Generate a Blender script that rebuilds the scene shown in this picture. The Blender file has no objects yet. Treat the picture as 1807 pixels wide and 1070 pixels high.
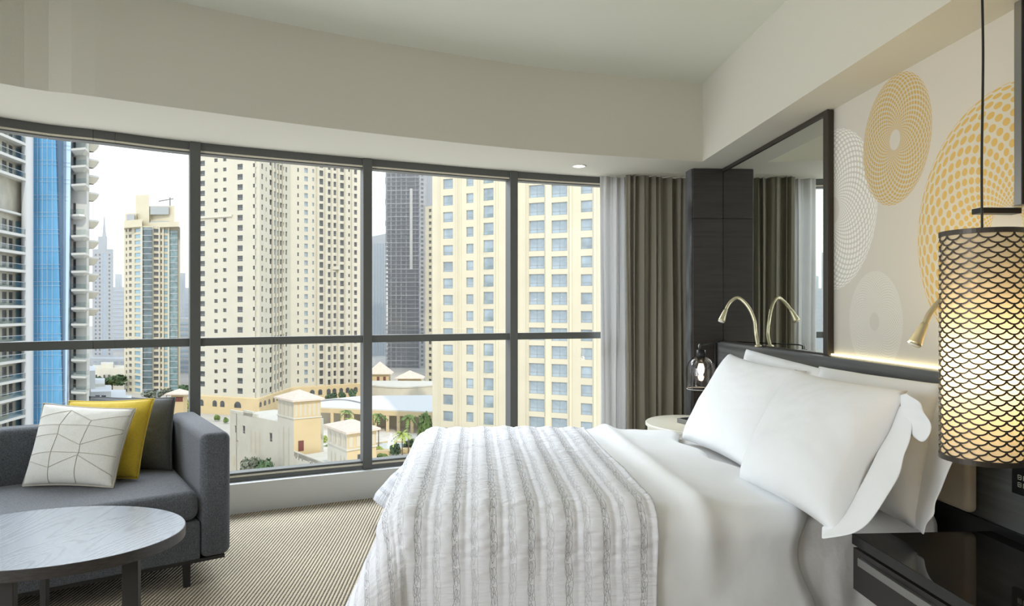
import bpy, bmesh, math, random
from mathutils import Vector, Matrix, noise
C = bpy.context.scene.collection
S = bpy.context.scene
random.seed(7)
pi = math.pi

# ------------------------------------------------------------------ camera
FPX, CXP, HY = 1205.0, 903.5, 545.0          # focal length in px, centre, horizon
PSI = math.atan(65.5/FPX); cp, sp = math.cos(PSI), math.sin(PSI)
H = 1.31                                     # eye height
cam = bpy.data.cameras.new('camera'); co = bpy.data.objects.new('camera', cam); C.objects.link(co)
co.location = (0, 0, H); co.rotation_euler = (pi/2, 0, -PSI)
cam.lens = 36*FPX/1807; cam.sensor_width = 36; cam.shift_y = (HY-535)/1807
cam.clip_start = .05; cam.clip_end = 3000
S.camera = co
# ------------------------------------------------------------------ world, sun, area lights, exposure
S.view_settings.view_transform = 'Standard'; S.view_settings.look = 'None'
S.view_settings.gamma = 1; S.view_settings.exposure = 0.0; S.view_settings.use_curve_mapping = False
S.cycles.caustics_reflective = False
w = bpy.data.worlds.new('sky'); S.world = w; w.use_nodes = True
nt = w.node_tree; nt.nodes.clear()
N = nt.nodes.new; L = nt.links.new
tc = N('ShaderNodeTexCoord'); sx = N('ShaderNodeSeparateXYZ'); L(tc.outputs['Generated'], sx.inputs[0])
rp = N('ShaderNodeValToRGB'); L(sx.outputs['Z'], rp.inputs[0])
e = rp.color_ramp.elements; e[0].position = 0.0; e[0].color = (.93, .95, .96, 1)
e[1].position = .75; e[1].color = (.56, .70, .92, 1)
q = e.new(.22); q.color = (.90, .96, 1.0, 1)
bg = N('ShaderNodeBackground'); bg.inputs[1].default_value = 2.1; L(rp.outputs[0], bg.inputs[0])
wo = N('ShaderNodeOutputWorld'); L(bg.outputs[0], wo.inputs[0])

def sun(direction, strength, col, ang):
    l = bpy.data.lights.new('sun', 'SUN'); l.energy = strength; l.color = col; l.angle = math.radians(ang)
    o = bpy.data.objects.new('sun', l); C.objects.link(o)
    o.rotation_euler = Vector(direction).to_track_quat('-Z', 'Y').to_euler(); o.location = (0, 0, 60)
sun((-.22, .90, -.85), 2.05, (1, .93, .80), 1.0)

def area(name, loc, to, sx_, sy_, power, col):
    l = bpy.data.lights.new(name, 'AREA'); l.shape = 'RECTANGLE'; l.size = sx_; l.size_y = sy_; l.energy = power; l.color = col
    o = bpy.data.objects.new(name, l); C.objects.link(o); o.location = loc
    o.rotation_euler = (Vector(to)-Vector(loc)).to_track_quat('-Z', 'Y').to_euler()
    return o
la = area('sky_light', (-2.4, 7.4, 5.2), (-.1, 3.0, .5), 7.0, 3.0, 900, (.90, .95, 1))  # added lamp outside above the windows, boosts the sky's light on the bed
la = area('daylight_left', (-4.3, .1, 1.5), (.8, 2.9, .4), 2.4, 1.7, 65, (.93, .97, 1)); la.data.spread = math.radians(120)  # added lamp inside the left windows to strengthen their daylight
la = area('room_light', (-.6, -1.6, 2.75), (.4, 2.6, .4), 3.0, 1.6, 16, (1, .97, .95)); la.data.spread = math.radians(110)  # added fill near the ceiling behind the camera, without a fitting

# ------------------------------------------------------------------ pixel helpers (only used to work out real places)
def W(px, d):
    xc = (px-CXP)/FPX*d
    return Vector((xc*cp + d*sp, -xc*sp + d*cp))
def W3(px, py, d): v = W(px, d); return Vector((v.x, v.y, H-(py-HY)/FPX*d))
def WZ(px, py, z): return W3(px, py, (H-z)*FPX/(py-HY))
def WX(px, x):
    k = (px-CXP)/FPX
    d = x/(k*cp+sp); return W(px, d)
def cw(xc, d): return Vector((xc*cp + d*sp, -xc*sp + d*cp))

# ------------------------------------------------------------------ materials
MATS = {}
def mat(name, col=(.8, .8, .8), rough=.6, metal=0, spec=.5, noise_=None, bump=None, emit=None, trans=0, alpha=1, sheen=0, coat=0, ior=1.45):
    if name in MATS: return MATS[name]
    m = bpy.data.materials.new(name); m.use_nodes = True; t = m.node_tree
    b = t.nodes['Principled BSDF']; I = b.inputs
    I['Base Color'].default_value = (*col, 1); I['Roughness'].default_value = rough; I['Metallic'].default_value = metal
    I['Specular IOR Level'].default_value = spec; I['Transmission Weight'].default_value = trans
    I['Alpha'].default_value = alpha; I['Sheen Weight'].default_value = sheen; I['Coat Weight'].default_value = coat; I['IOR'].default_value = ior
    if emit: I['Emission Color'].default_value = (*emit[0], 1); I['Emission Strength'].default_value = emit[1]
    tcn = t.nodes.new('ShaderNodeTexCoord')
    if noise_:
        sc, amt = noise_[0], noise_[1]
        n = t.nodes.new('ShaderNodeTexNoise'); n.inputs['Scale'].default_value = sc; n.inputs['Detail'].default_value = 4
        mp = t.nodes.new('ShaderNodeMapping')
        if len(noise_) > 2: mp.inputs['Scale'].default_value = noise_[2]
        t.links.new(tcn.outputs['Object'], mp.inputs[0]); t.links.new(mp.outputs[0], n.inputs[0])
        mx = t.nodes.new('ShaderNodeMix'); mx.data_type = 'RGBA'; mx.blend_type = 'MIX'
        mx.inputs[6].default_value = (*[c*(1-amt) for c in col], 1); mx.inputs[7].default_value = (*[min(1, c*(1+amt)) for c in col], 1)
        r_ = t.nodes.new('ShaderNodeMapRange'); r_.inputs[1].default_value = .3; r_.inputs[2].default_value = .7
        t.links.new(n.outputs[0], r_.inputs[0]); t.links.new(r_.outputs[0], mx.inputs[0]); t.links.new(mx.outputs[2], I['Base Color'])
    if bump:
        n = t.nodes.new('ShaderNodeTexNoise'); n.inputs['Scale'].default_value = bump[0]; n.inputs['Detail'].default_value = 3
        mp = t.nodes.new('ShaderNodeMapping')
        if len(bump) > 2: mp.inputs['Scale'].default_value = bump[2]
        t.links.new(tcn.outputs['Object'], mp.inputs[0]); t.links.new(mp.outputs[0], n.inputs[0])
        bb = t.nodes.new('ShaderNodeBump'); bb.inputs['Strength'].default_value = 1; bb.inputs['Distance'].default_value = bump[1]
        t.links.new(n.outputs[0], bb.inputs['Height']); t.links.new(bb.outputs[0], I['Normal'])
    MATS[name] = m; return m
def glassmat(name, tint=(1, 1, 1), refl=.06, rough=0):
    if name in MATS: return MATS[name]
    m = bpy.data.materials.new(name); m.use_nodes = True; t = m.node_tree; t.nodes.clear()
    o = t.nodes.new('ShaderNodeOutputMaterial'); tr = t.nodes.new('ShaderNodeBsdfTransparent'); tr.inputs[0].default_value = (*tint, 1)
    g = t.nodes.new('ShaderNodeBsdfGlossy'); g.inputs['Roughness'].default_value = rough
    f = t.nodes.new('ShaderNodeLayerWeight'); f.inputs[0].default_value = .25
    mu = t.nodes.new('ShaderNodeMath'); mu.operation = 'MULTIPLY_ADD'; mu.inputs[1].default_value = .5; mu.inputs[2].default_value = refl
    mu.use_clamp = True
    mx = t.nodes.new('ShaderNodeMixShader'); t.links.new(f.outputs['Fresnel'], mu.inputs[0]); t.links.new(mu.outputs[0], mx.inputs[0])
    t.links.new(tr.outputs[0], mx.inputs[1]); t.links.new(g.outputs[0], mx.inputs[2]); t.links.new(mx.outputs[0], o.inputs[0])
    MATS[name] = m; return m

# ------------------------------------------------------------------ mesh helpers
class MB:
    def __init__(s): s.v = []; s.f = []; s.m = []; s.uv = {}
    def quad(s, a, b, c, d, mi=0):
        n = len(s.v); s.v += [tuple(a), tuple(b), tuple(c), tuple(d)]; s.f.append((n, n+1, n+2, n+3)); s.m.append(mi)
    def poly(s, pts, mi=0):
        n = len(s.v); s.v += [tuple(p) for p in pts]; s.f.append(tuple(range(n, n+len(pts)))); s.m.append(mi)
    def hexa(s, p, mi=0):       # 8 points: bottom loop 0-3, top loop 4-7
        n = len(s.v); s.v += [tuple(q) for q in p]
        for f in ((0, 3, 2, 1), (4, 5, 6, 7), (0, 1, 5, 4), (1, 2, 6, 5), (2, 3, 7, 6), (3, 0, 4, 7)):
            s.f.append(tuple(n+i for i in f)); s.m.append(mi)
    def box(s, x0, x1, y0, y1, z0, z1, mi=0, T=None):
        p = [(x0, y0, z0), (x1, y0, z0), (x1, y1, z0), (x0, y1, z0), (x0, y0, z1), (x1, y0, z1), (x1, y1, z1), (x0, y1, z1)]
        if T: p = [T(*q) for q in p]
        s.hexa(p, mi)
    def prism(s, pts, z0, z1, mi=0):
        n = len(s.v); k = len(pts)
        s.v += [(p[0], p[1], z0) for p in pts]+[(p[0], p[1], z1) for p in pts]
        s.f.append(tuple(range(n+k-1, n-1, -1))); s.m.append(mi)
        s.f.append(tuple(range(n+k, n+2*k))); s.m.append(mi)
        for i in range(k):
            j = (i+1) % k; s.f.append((n+i, n+j, n+k+j, n+k+i)); s.m.append(mi)
    def lathe(s, prof, c, seg=32, mi=0, close=False, cap0=False, cap1=False):
        n = len(s.v); k = len(prof)
        for (r, z) in prof:
            for i in range(seg):
                a = 2*pi*i/seg; s.v.append((c[0]+r*math.cos(a), c[1]+r*math.sin(a), c[2]+z))
        for j in range(k if close else k-1):
            j2 = (j+1) % k
            for i in range(seg):
                i2 = (i+1) % seg
                s.f.append((n+j*seg+i, n+j*seg+i2, n+j2*seg+i2, n+j2*seg+i)); s.m.append(mi)
        if cap0: s.f.append(tuple(n+i for i in range(seg-1, -1, -1))); s.m.append(mi)
        if cap1: s.f.append(tuple(n+(k-1)*seg+i for i in range(seg))); s.m.append(mi)
    def tube(s, pts, rad, seg=10, mi=0, caps=True):
        pts = [Vector(p) for p in pts]; n = len(s.v); k = len(pts)
        up = Vector((0, 0, 1)) if abs((pts[1]-pts[0]).normalized().z) < .9 else Vector((1, 0, 0)); prev = None
        for i, p in enumerate(pts):
            d = (pts[min(i+1, k-1)]-pts[max(i-1, 0)]).normalized()
            if prev is None: a = d.cross(up).normalized()
            else: a = (prev-d*prev.dot(d)).normalized()
            prev = a; b = d.cross(a); r = rad[i] if isinstance(rad, (list, tuple)) else rad
            for j in range(seg):
                t = 2*pi*j/seg; s.v.append(tuple(p+a*r*math.cos(t)+b*r*math.sin(t)))
        for i in range(k-1):
            for j in range(seg):
                j2 = (j+1) % seg; s.f.append((n+i*seg+j, n+i*seg+j2, n+(i+1)*seg+j2, n+(i+1)*seg+j)); s.m.append(mi)
        if caps:
            s.f.append(tuple(n+j for j in range(seg-1, -1, -1))); s.m.append(mi)
            s.f.append(tuple(n+(k-1)*seg+j for j in range(seg))); s.m.append(mi)
    def grid(s, fn, nu, nv, mi=0, uvf=None, closeu=False):
        n = len(s.v)
        for i in range(nu):
            for j in range(nv):
                p = fn(i/(nu-1), j/(nv-1)); s.v.append(tuple(p))
                if uvf: s.uv[len(s.v)-1] = uvf(i/(nu-1), j/(nv-1))
        for i in range(nu-1):
            for j in range(nv-1):
                s.f.append((n+i*nv+j, n+(i+1)*nv+j, n+(i+1)*nv+j+1, n+i*nv+j+1)); s.m.append(mi)
    def mesh(s, name, mats, smooth=False, weld=False):
        me = bpy.data.meshes.new(name); me.from_pydata(s.v, [], s.f)
        for m in (mats if isinstance(mats, (list, tuple)) else [mats]): me.materials.append(m)
        me.polygons.foreach_set('material_index', s.m)
        if s.uv:
            ul = me.uv_layers.new(name='UVMap')
            for lp in me.loops: ul.data[lp.index].uv = s.uv.get(lp.vertex_index, (0, 0))
        if weld:
            bm = bmesh.new(); bm.from_mesh(me); bmesh.ops.remove_doubles(bm, verts=bm.verts, dist=1e-4)
            bmesh.ops.recalc_face_normals(bm, faces=bm.faces); bm.to_mesh(me); bm.free()
        if smooth:
            me.polygons.foreach_set('use_smooth', [True]*len(me.polygons))
        me.update(); return me

def link(o, parent=None):
    C.objects.link(o)
    if parent is not None:
        o.parent = parent; o.matrix_parent_inverse = Matrix.Translation(-Vector(root_loc(parent)))
    return o
def root_loc(p):
    return p.get('_o', (0, 0, 0)) if '_o' in p.keys() else (0, 0, 0)
ORG = {}
def obj(name, mb, mats, parent=None, smooth=False, bevel=0, bseg=3, weld=False, sub=0, label=None, solid=0, offset=0, autosm=False):
    me = mb.mesh(name, mats, smooth, weld); o = bpy.data.objects.new(name, me); C.objects.link(o)
    if parent is not None:
        o.parent = parent; o.matrix_parent_inverse = Matrix.Translation(-ORG.get(parent.name, Vector((0, 0, 0))))
    if solid:
        m = o.modifiers.new('s', 'SOLIDIFY'); m.thickness = solid; m.offset = offset
    if bevel:
        m = o.modifiers.new('b', 'BEVEL'); m.width = bevel; m.segments = bseg; m.limit_method = 'ANGLE'; m.angle_limit = math.radians(35)
        m.harden_normals = True
        me.polygons.foreach_set('use_smooth', [True]*len(me.polygons))
    if sub:
        m = o.modifiers.new('d', 'SUBSURF'); m.levels = sub; m.render_levels = sub
    if label: o['label'] = label
    return o
def thing(name, label, cat, loc, group=None, parent=None):
    o = bpy.data.objects.new(name, None); C.objects.link(o); o.location = loc; o.empty_display_size = .05
    ORG[o.name] = Vector(loc); o['label'] = label; o['category'] = cat
    if group: o['group'] = group
    return o
def tag(o, label, cat, group=None):
    o['label'] = label; o['category'] = cat
    if group: o['group'] = group
    return o
def struct(o): o['kind'] = 'structure'; return o
def catmull(pts, n=8):
    out = []; P = [Vector(p) for p in pts]; P = [2*P[0]-P[1]]+P+[2*P[-1]-P[-2]]
    for i in range(1, len(P)-2):
        for k in range(n):
            t = k/n; a, b, c, d = P[i-1:i+3]
            out.append(.5*((2*b)+(c-a)*t+(2*a-5*b+4*c-d)*t*t+(3*b-a-3*c+d)*t**3))
    out.append(P[-2]); return out

# ------------------------------------------------------------------ room shell
ZS, ZC = 2.35, 2.90
m_wall = mat('wall_paint', (.62, .60, .52), .9, bump=(90, .0004))
m_ceil = mat('ceiling_paint', (.68, .69, .61), .9)
m_frame = mat('window_frame_metal', (.115, .12, .115), .42, .3)
m_fstrip = mat('window_seal', (.75, .70, .58), .6)  # cream strips running along the dark frame rails
m_glass = glassmat('window_glass', (.985, .995, .99), .012)
m_dark = mat('dark_wood_panel', (.035, .030, .027), .42, noise_=(3, .25, (1, 1, 18)), bump=(60, .0004))
m_ledge = mat('white_sill', (.72, .74, .74), .5)

def top_curve(pxs, h):
    return [cw((px-CXP)/((HY-py)/h), FPX*h/(HY-py)) for px, py in pxs]
wc = top_curve([(0, 209), (180, 232.5), (345, 253), (600, 277.5), (903, 303.6), (1055, 313.8), (1200, 321)], 1.04)
ext = [Vector((-4.72, -.6)), Vector((-4.6, .6)), Vector((-4.2, 1.75)), Vector((-3.55, 2.85))]
WCURVE = catmull(ext+wc+[wc[-1]+(wc[-1]-wc[-2])*1.6], 6)
bc = top_curve([(0, 147), (150, 168), (300, 189), (600, 228.6), (850, 256.5), (1000, 270), (1200, 282.7), (1240, 285)], 1.04)
bext = [Vector((-3.95, -.6)), Vector((-3.85, .5)), Vector((-3.5, 1.5)), Vector((-2.95, 2.45))]
BCURVE = catmull(bext+bc, 6)
XB = BCURVE[-1].x                     # plane of the straight bulkhead above the bed head
XW = 1.87                             # head wall

def resample(curve, k):
    L_ = [0]
    for a, b in zip(curve, curve[1:]): L_.append(L_[-1]+(b-a).length)
    out = []; j = 0
    for i in range(k):
        s_ = L_[-1]*i/(k-1)
        while j < len(curve)-2 and L_[j+1] < s_: j += 1
        t = (s_-L_[j])/(L_[j+1]-L_[j]); out.append(curve[j].lerp(curve[j+1], t))
    return out
KC = 90
wr = resample(WCURVE, KC)
wsub = [p for p in WCURVE]
# floor
mb = MB(); yb = -3.6
fc = [Vector((-4.9, -.6))]+list(WCURVE)+[Vector((XW+.1, WCURVE[-1].y))]
for a, b in zip(fc, fc[1:]):
    mb.hexa([(a.x, yb-.1, -.12), (b.x, yb-.1, -.12), (b.x, b.y+.05, -.12), (a.x, a.y+.05, -.12), (a.x, yb-.1, 0), (b.x, yb-.1, 0), (b.x, b.y+.05, 0), (a.x, a.y+.05, 0)])
def carpet():
    m = bpy.data.materials.new('ribbed_carpet'); m.use_nodes = True; t = m.node_tree; b = t.nodes['Principled BSDF']
    N = t.nodes.new; Lk = t.links.new
    tc = N('ShaderNodeTexCoord'); sx = N('ShaderNodeSeparateXYZ'); Lk(tc.outputs['Object'], sx.inputs[0])
    def M(op, a, b_=None, c=None):
        n = N('ShaderNodeMath'); n.operation = op
        for i, v in enumerate((a, b_, c)):
            if v is None: continue
            if isinstance(v, (int, float)): n.inputs[i].default_value = v
            else: Lk(v, n.inputs[i])
        return n.outputs[0]
    nz = N('ShaderNodeTexNoise'); nz.inputs['Scale'].default_value = 70; Lk(tc.outputs['Object'], nz.inputs[0])
    xx = M('ADD', sx.outputs[0], M('MULTIPLY', nz.outputs[0], .004))
    st = M('SINE', M('MULTIPLY', xx, 2*pi/.0172))
    bead = M('SINE', M('MULTIPLY', sx.outputs[1], 2*pi/.016))
    hgt = M('ADD', st, M('MULTIPLY', bead, .35))
    mr = N('ShaderNodeMapRange'); mr.inputs[1].default_value = -.75; mr.inputs[2].default_value = -.1; Lk(hgt, mr.inputs[0])
    mx = N('ShaderNodeMix'); mx.data_type = 'RGBA'; mx.inputs[6].default_value = (.07, .06, .045, 1); mx.inputs[7].default_value = (.66, .57, .42, 1)
    Lk(mr.outputs[0], mx.inputs[0]); Lk(mx.outputs[2], b.inputs['Base Color']); b.inputs['Roughness'].default_value = .95
    bb = N('ShaderNodeBump'); bb.inputs['Distance'].default_value = .003; Lk(hgt, bb.inputs['Height']); Lk(bb.outputs[0], b.inputs['Normal'])
    return m
struct(obj('floor', mb, carpet()))
# ceiling plane
mb = MB()
bc_ = [Vector((-4.9, -.6))]+list(BCURVE)
for a, b in zip(bc_, bc_[1:]):
    mb.hexa([(a.x, yb-.1, ZC), (b.x, yb-.1, ZC), (b.x, b.y, ZC), (a.x, a.y, ZC), (a.x, yb-.1, ZC+.1), (b.x, yb-.1, ZC+.1), (b.x, b.y, ZC+.1), (a.x, a.y, ZC+.1)])
struct(obj('ceiling', mb, m_ceil))
# curved bulkhead with its lower soffit
mb = MB(); br = resample(BCURVE, KC)
for i in range(KC-1):
    a, b = br[i], br[i+1]; c, d = wr[i], wr[i+1]
    mb.quad((a.x, a.y, ZS), (b.x, b.y, ZS), (b.x, b.y, ZC+.1), (a.x, a.y, ZC+.1))
    mb.quad((a.x, a.y, ZS), (c.x, c.y, ZS), (d.x, d.y, ZS), (b.x, b.y, ZS))
    mb.quad((c.x, c.y, ZS), (c.x, c.y, ZC+.1), (d.x, d.y, ZC+.1), (d.x, d.y, ZS))
e1, e2 = br[-1], wr[-1]
mb.poly([(e1.x, e1.y, ZS), (e2.x, e2.y, ZS), (XW+.08, e2.y, ZS), (XW+.08, e1.y, ZS)])
struct(obj('trim_1', mb, m_wall, weld=True))
mb = MB(); mb.box(XB, XW+.08, yb, br[-1].y, ZS, ZC+.1)
struct(obj('trim_2', mb, m_wall))
# walls behind and beside
mb = MB(); mb.box(-4.8, XW+.08, yb-.1, yb, 0, ZC+.1); struct(obj('wall_back', mb, m_wall))
mb = MB(); mb.box(-4.9, -4.8, yb-.1, -.6, 0, ZC+.1); struct(obj('wall_left', mb, m_wall))

# ---- head wall with printed wall covering
def mural_mat():
    m = bpy.data.materials.new('printed_wall_covering'); m.use_nodes = True; t = m.node_tree; b = t.nodes['Principled BSDF']
    N = t.nodes.new; Lk = t.links.new
    tc = N('ShaderNodeTexCoord'); sx = N('ShaderNodeSeparateXYZ'); Lk(tc.outputs['Object'], sx.inputs[0])
    def M(op, a, b_=None, c=None, clamp=False):
        n = N('ShaderNodeMath'); n.operation = op; n.use_clamp = clamp
        for i, v in enumerate((a, b_, c)):
            if v is None: continue
            if isinstance(v, (int, float)): n.inputs[i].default_value = v
            else: Lk(v, n.inputs[i])
        return n.outputs[0]
    cur = None
    base = (.60, .565, .49, 1)
    def disc(cy, cz, ry, rz, rin, n, k, th, col, ring=False, tilt=0.0):
        nonlocal cur
        dy = M('SUBTRACT', cy, sx.outputs[1]); dz = M('SUBTRACT', sx.outputs[2], cz)
        dy2 = M('ADD', M('MULTIPLY', dy, math.cos(tilt)), M('MULTIPLY', dz, math.sin(tilt)))
        dz2 = M('SUBTRACT', M('MULTIPLY', dz, math.cos(tilt)), M('MULTIPLY', dy, math.sin(tilt)))
        a = M('DIVIDE', dy2, ry); c = M('DIVIDE', dz2, rz)
        r = M('SQRT', M('ADD', M('MULTIPLY', a, a), M('MULTIPLY', c, c)))
        ang = M('ARCTAN2', c, a)
        tt = M('DIVIDE', M('SUBTRACT', r, rin), 1-rin)
        # lattice that tightens at the hole and thins at the rim, like a ring seen face on
        bb = M('MULTIPLY', M('ARCSINE', M('SUBTRACT', M('MULTIPLY', M('POWER', M('MAXIMUM', tt, 0.0001), .62), 2, clamp=False), 1)), k/pi)
        aa = M('MULTIPLY', ang, n/(2*pi))
        u = M('ADD', aa, bb); v = M('SUBTRACT', aa, bb)
        fu = M('SUBTRACT', M('FRACT', u), .5); fv = M('SUBTRACT', M('FRACT', v), .5)
        if ring:
            dist = M('MAXIMUM', M('ABSOLUTE', fu), M('ABSOLUTE', fv)); on = M('GREATER_THAN', dist, th)
        else:
            dist = M('SQRT', M('ADD', M('MULTIPLY', fu, fu), M('MULTIPLY', fv, fv))); on = M('LESS_THAN', dist, th)
        inside = M('MULTIPLY', M('GREATER_THAN', tt, .01), M('LESS_THAN', tt, .995))
        on = M('MULTIPLY', on, inside)
        mx = N('ShaderNodeMix'); mx.data_type = 'RGBA'; Lk(on, mx.inputs[0])
        if cur is None: mx.inputs[6].default_value = base
        else: Lk(cur, mx.inputs[6])
        mx.inputs[7].default_value = (*col, 1); cur = mx.outputs[2]
    def fill(cy, cz, ry, rz, rin, col):
        nonlocal cur
        a = M('DIVIDE', M('SUBTRACT', sx.outputs[1], cy), ry); c = M('DIVIDE', M('SUBTRACT', sx.outputs[2], cz), rz)
        r = M('SQRT', M('ADD', M('MULTIPLY', a, a), M('MULTIPLY', c, c)))
        on = M('MULTIPLY', M('LESS_THAN', r, 1), M('GREATER_THAN', r, rin))
        mx = N('ShaderNodeMix'); mx.data_type = 'RGBA'; Lk(on, mx.inputs[0])
        if cur is None: mx.inputs[6].default_value = base
        else: Lk(cur, mx.inputs[6])
        mx.inputs[7].default_value = (*col, 1); cur = mx.outputs[2]
    def ctr(px, py): p = WX(px, XW); d = p.x*sp+p.y*cp; return p.y, H-(py-HY)/FPX*d
    y, z = ctr(1468, 372); disc(y, z, .41, .42, .17, 44, 19, .38, (.80, .79, .74))
    y, z = ctr(1543, 568); disc(y, z, .215, .238, .17, 58, 22, .38, (.72, .70, .63), ring=True)
    y, z = ctr(1579, 247); fill(y, z, .245, .287, .15, (.57, .53, .43)); disc(y, z, .25, .292, .15, 36, 17, .39, (.56, .37, .11), tilt=-.15)
    y, z = ctr(1776, 402); fill(y, z, .475, .50, .15, (.60, .56, .46)); disc(y, z, .485, .51, .14, 34, 15, .38, (.62, .41, .12))
    Lk(cur, b.inputs['Base Color']); b.inputs['Roughness'].default_value = .8
    return m
m_mural = mural_mat()
mb = MB(); mb.box(XW, XW+.1, yb, WCURVE[-1].y+.3, 0, ZC+.1)
struct(obj('wall_right', mb, m_mural))

# ---- window wall: sill upstand, bays
def offs(curve, d_in):      # shift a plan curve toward the room
    out = []
    for i, p in enumerate(curve):
        t = (curve[min(i+1, len(curve)-1)]-curve[max(i-1, 0)]).normalized(); n = Vector((t.y, -t.x)); out.append(p+n*d_in)
    return out
ZB = .195                    # underside of window frame
mb = MB(); inn = offs(wr, .075); inn2 = offs(wr, .055)
for i in range(KC-1):
    a, b = inn[i], inn[i+1]; c, d = wr[i], wr[i+1]; a2, b2 = inn2[i], inn2[i+1]
    mb.quad((a2.x, a2.y, 0), (b2.x, b2.y, 0), (b.x, b.y, ZB), (a.x, a.y, ZB))
    mb.quad((a.x, a.y, ZB), (b.x, b.y, ZB), (d.x, d.y, ZB+.005), (c.x, c.y, ZB+.005))
struct(obj('trim_3', mb, m_ledge, weld=True))
# arc-length positions of mullions
cl = [0]
for a, b in zip(WCURVE, WCURVE[1:]): cl.append(cl[-1]+(b-a).length)
def at_len(s_):
    for i in range(len(cl)-1):
        if cl[i+1] >= s_ or i == len(cl)-2:
            t = (s_-cl[i])/(cl[i+1]-cl[i]); p = WCURVE[i].lerp(WCURVE[i+1], t); d = (WCURVE[i+1]-WCURVE[i]).normalized(); return p, d
def len_at_px(px):
    for i in range(len(WCURVE)-1):
        def f(p): dd = p.x*sp+p.y*cp; return (CXP+FPX*(p.x*cp-p.y*sp)/dd) if dd > .3 else -9999
        a, b = f(WCURVE[i]), f(WCURVE[i+1])
        if a <= px <= b: return cl[i]+(cl[i+1]-cl[i])*(px-a)/(b-a)
ms = [len_at_px(343.5), len_at_px(646.5), len_at_px(903.5)]
stp = 1.09
seq = [ms[0]-stp*k for k in range(5, 0, -1) if ms[0]-stp*k > 0]
seq = [0.02]+seq+ms+[ms[2]+1.11, cl[-1]-.02]
def ribbon(mb, s0, s1, z0, z1, d0, d1, mi=0, n=10):
    for k in range(n):
        a, ta = at_len(s0+(s1-s0)*k/n); b, tb = at_len(s0+(s1-s0)*(k+1)/n)
        na = Vector((ta.y, -ta.x)); nb = Vector((tb.y, -tb.x))
        na = nb = ((na+nb)/2).normalized()
        p = [a+na*d0, b+nb*d0, b+nb*d1, a+na*d1]
        mb.hexa([(*q, z0) for q in p]+[(*q, z1) for q in p], mi)
for k in range(len(seq)-1):
    s0, s1 = seq[k], seq[k+1]
    root = bpy.data.objects.new('window_%d' % (k+1), None); C.objects.link(root); p0, t0 = at_len((s0+s1)/2)
    root.location = (p0.x, p0.y, ZB); ORG[root.name] = Vector((p0.x, p0.y, ZB)); struct(root)
    mb = MB()
    ribbon(mb, s0, s1, ZB+.004, ZB+.030, -.04, .03); ribbon(mb, s0, s1, ZS-.048, ZS, -.04, .03)
    ribbon(mb, s0, s1, 1.075, 1.125, -.035, .025)
    ribbon(mb, s0, s1, ZS-.060, ZS-.0485, -.05, .026, 1); ribbon(mb, s0, s1, ZB+.0305, ZB+.044, -.06, .026, 1)
    ribbon(mb, s0, s1, ZS-.068, ZS-.0605, -.05, .022, 0); ribbon(mb, s0, s1, ZB+.0445, ZB+.058, -.06, .02, 0)
    obj('window_frame', mb, [m_frame, m_fstrip], root)
    mb = MB(); ribbon(mb, s0-.031, s0+.031, ZB+.005, ZS, -.06, .045, n=1)
    obj('mullion', mb, m_frame, root, bevel=.004)
    for (z0, z1) in ((ZB+.05, 1.08), (1.12, ZS-.06)):
        mb = MB()
        for j in range(10):
            a, _ = at_len(s0+(s1-s0)*j/10); b, _ = at_len(s0+(s1-s0)*(j+1)/10)
            mb.quad((a.x, a.y, z0), (b.x, b.y, z0), (b.x, b.y, z1), (a.x, a.y, z1))
        obj('glass_pane', mb, m_glass, root)

# ---- downlight
dl = W3(1022, 293, FPX*1.04/252); dl.z = ZS
t = thing('downlight', 'round recessed white downlight in the soffit above the window', 'ceiling light', dl)
mb = MB(); mb.lathe([(.052, -.001), (.052, -.006), (.04, -.004), (.04, .0)], dl, 28); obj('trim_ring', mb, mat('white_metal', (.8, .8, .76), .4), t, smooth=True)
mb = MB(); mb.lathe([(.0, -.003), (.04, -.003)], dl, 28); obj('lens', mb, mat('downlight_lens', (1, .95, .8), .5, emit=((1, .93, .75), 9)), t)


# ================================================================== BED AND HEAD WALL FITTINGS
def cloth(name, col, rough=.85, wr_=(9, .004), fine=(260, .0002), scale=(1, 1, 1)):
    m = mat(name, col, rough, sheen=.25, bump=(wr_[0], wr_[1], scale)); return m
m_linen = cloth('white_bed_linen', (.84, .855, .87), .8, (7, .006))
m_sheet = cloth('white_sheet', (.78, .78, .78), .8, (12, .006))
m_cream = mat('cream_upholstery', (.66, .60, .49), .6, bump=(300, .0002))
m_blackgloss = mat('black_gloss', (.012, .012, .013), .04, spec=.6)
m_black = mat('black_metal', (.02, .02, .021), .35, .4)
m_bronze = mat('bronze_frame', (.06, .05, .04), .38, .5)
m_head = mat('grey_stained_wood', (.10, .105, .105), .38, noise_=(5, .35, (1, .25, 7)), bump=(30, .0006, (1, .3, 8)))
m_gold = mat('champagne_metal', (.62, .57, .40), .33, .75)
m_steel = mat('brushed_steel', (.36, .36, .35), .3, .9)

# headboard
XH = 1.78
t = thing('headboard', 'long grey stained wood headboard running along the wall behind the bed with cream padding', 'headboard', (XH, 3.3, 0))
hb1 = WX(1266, XH).y
mb = MB(); mb.box(XH, XW-.001, 1.2, hb1, 0.0, 1.066)
obj('back_panel', mb, m_head, t, bevel=.004)
mb = MB(); mb.box(1.735, XH-.001, 2.32, 4.22, .585, .965)
obj('cushioned_panel', mb, m_cream, t, bevel=.02, bseg=4, label='cream padded panel')
mb = MB(); mb.box(1.765, XH-.001, 2.0, 4.5, .0, .575); obj('lower_panel', mb, m_black, t)
mb = MB(); mb.tube([(XH-.02, hb1-.015, .55), (XH-.02, hb1-.015, 1.07)], .006, 8); obj('end_rod', mb, m_black, t, smooth=True)
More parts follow.
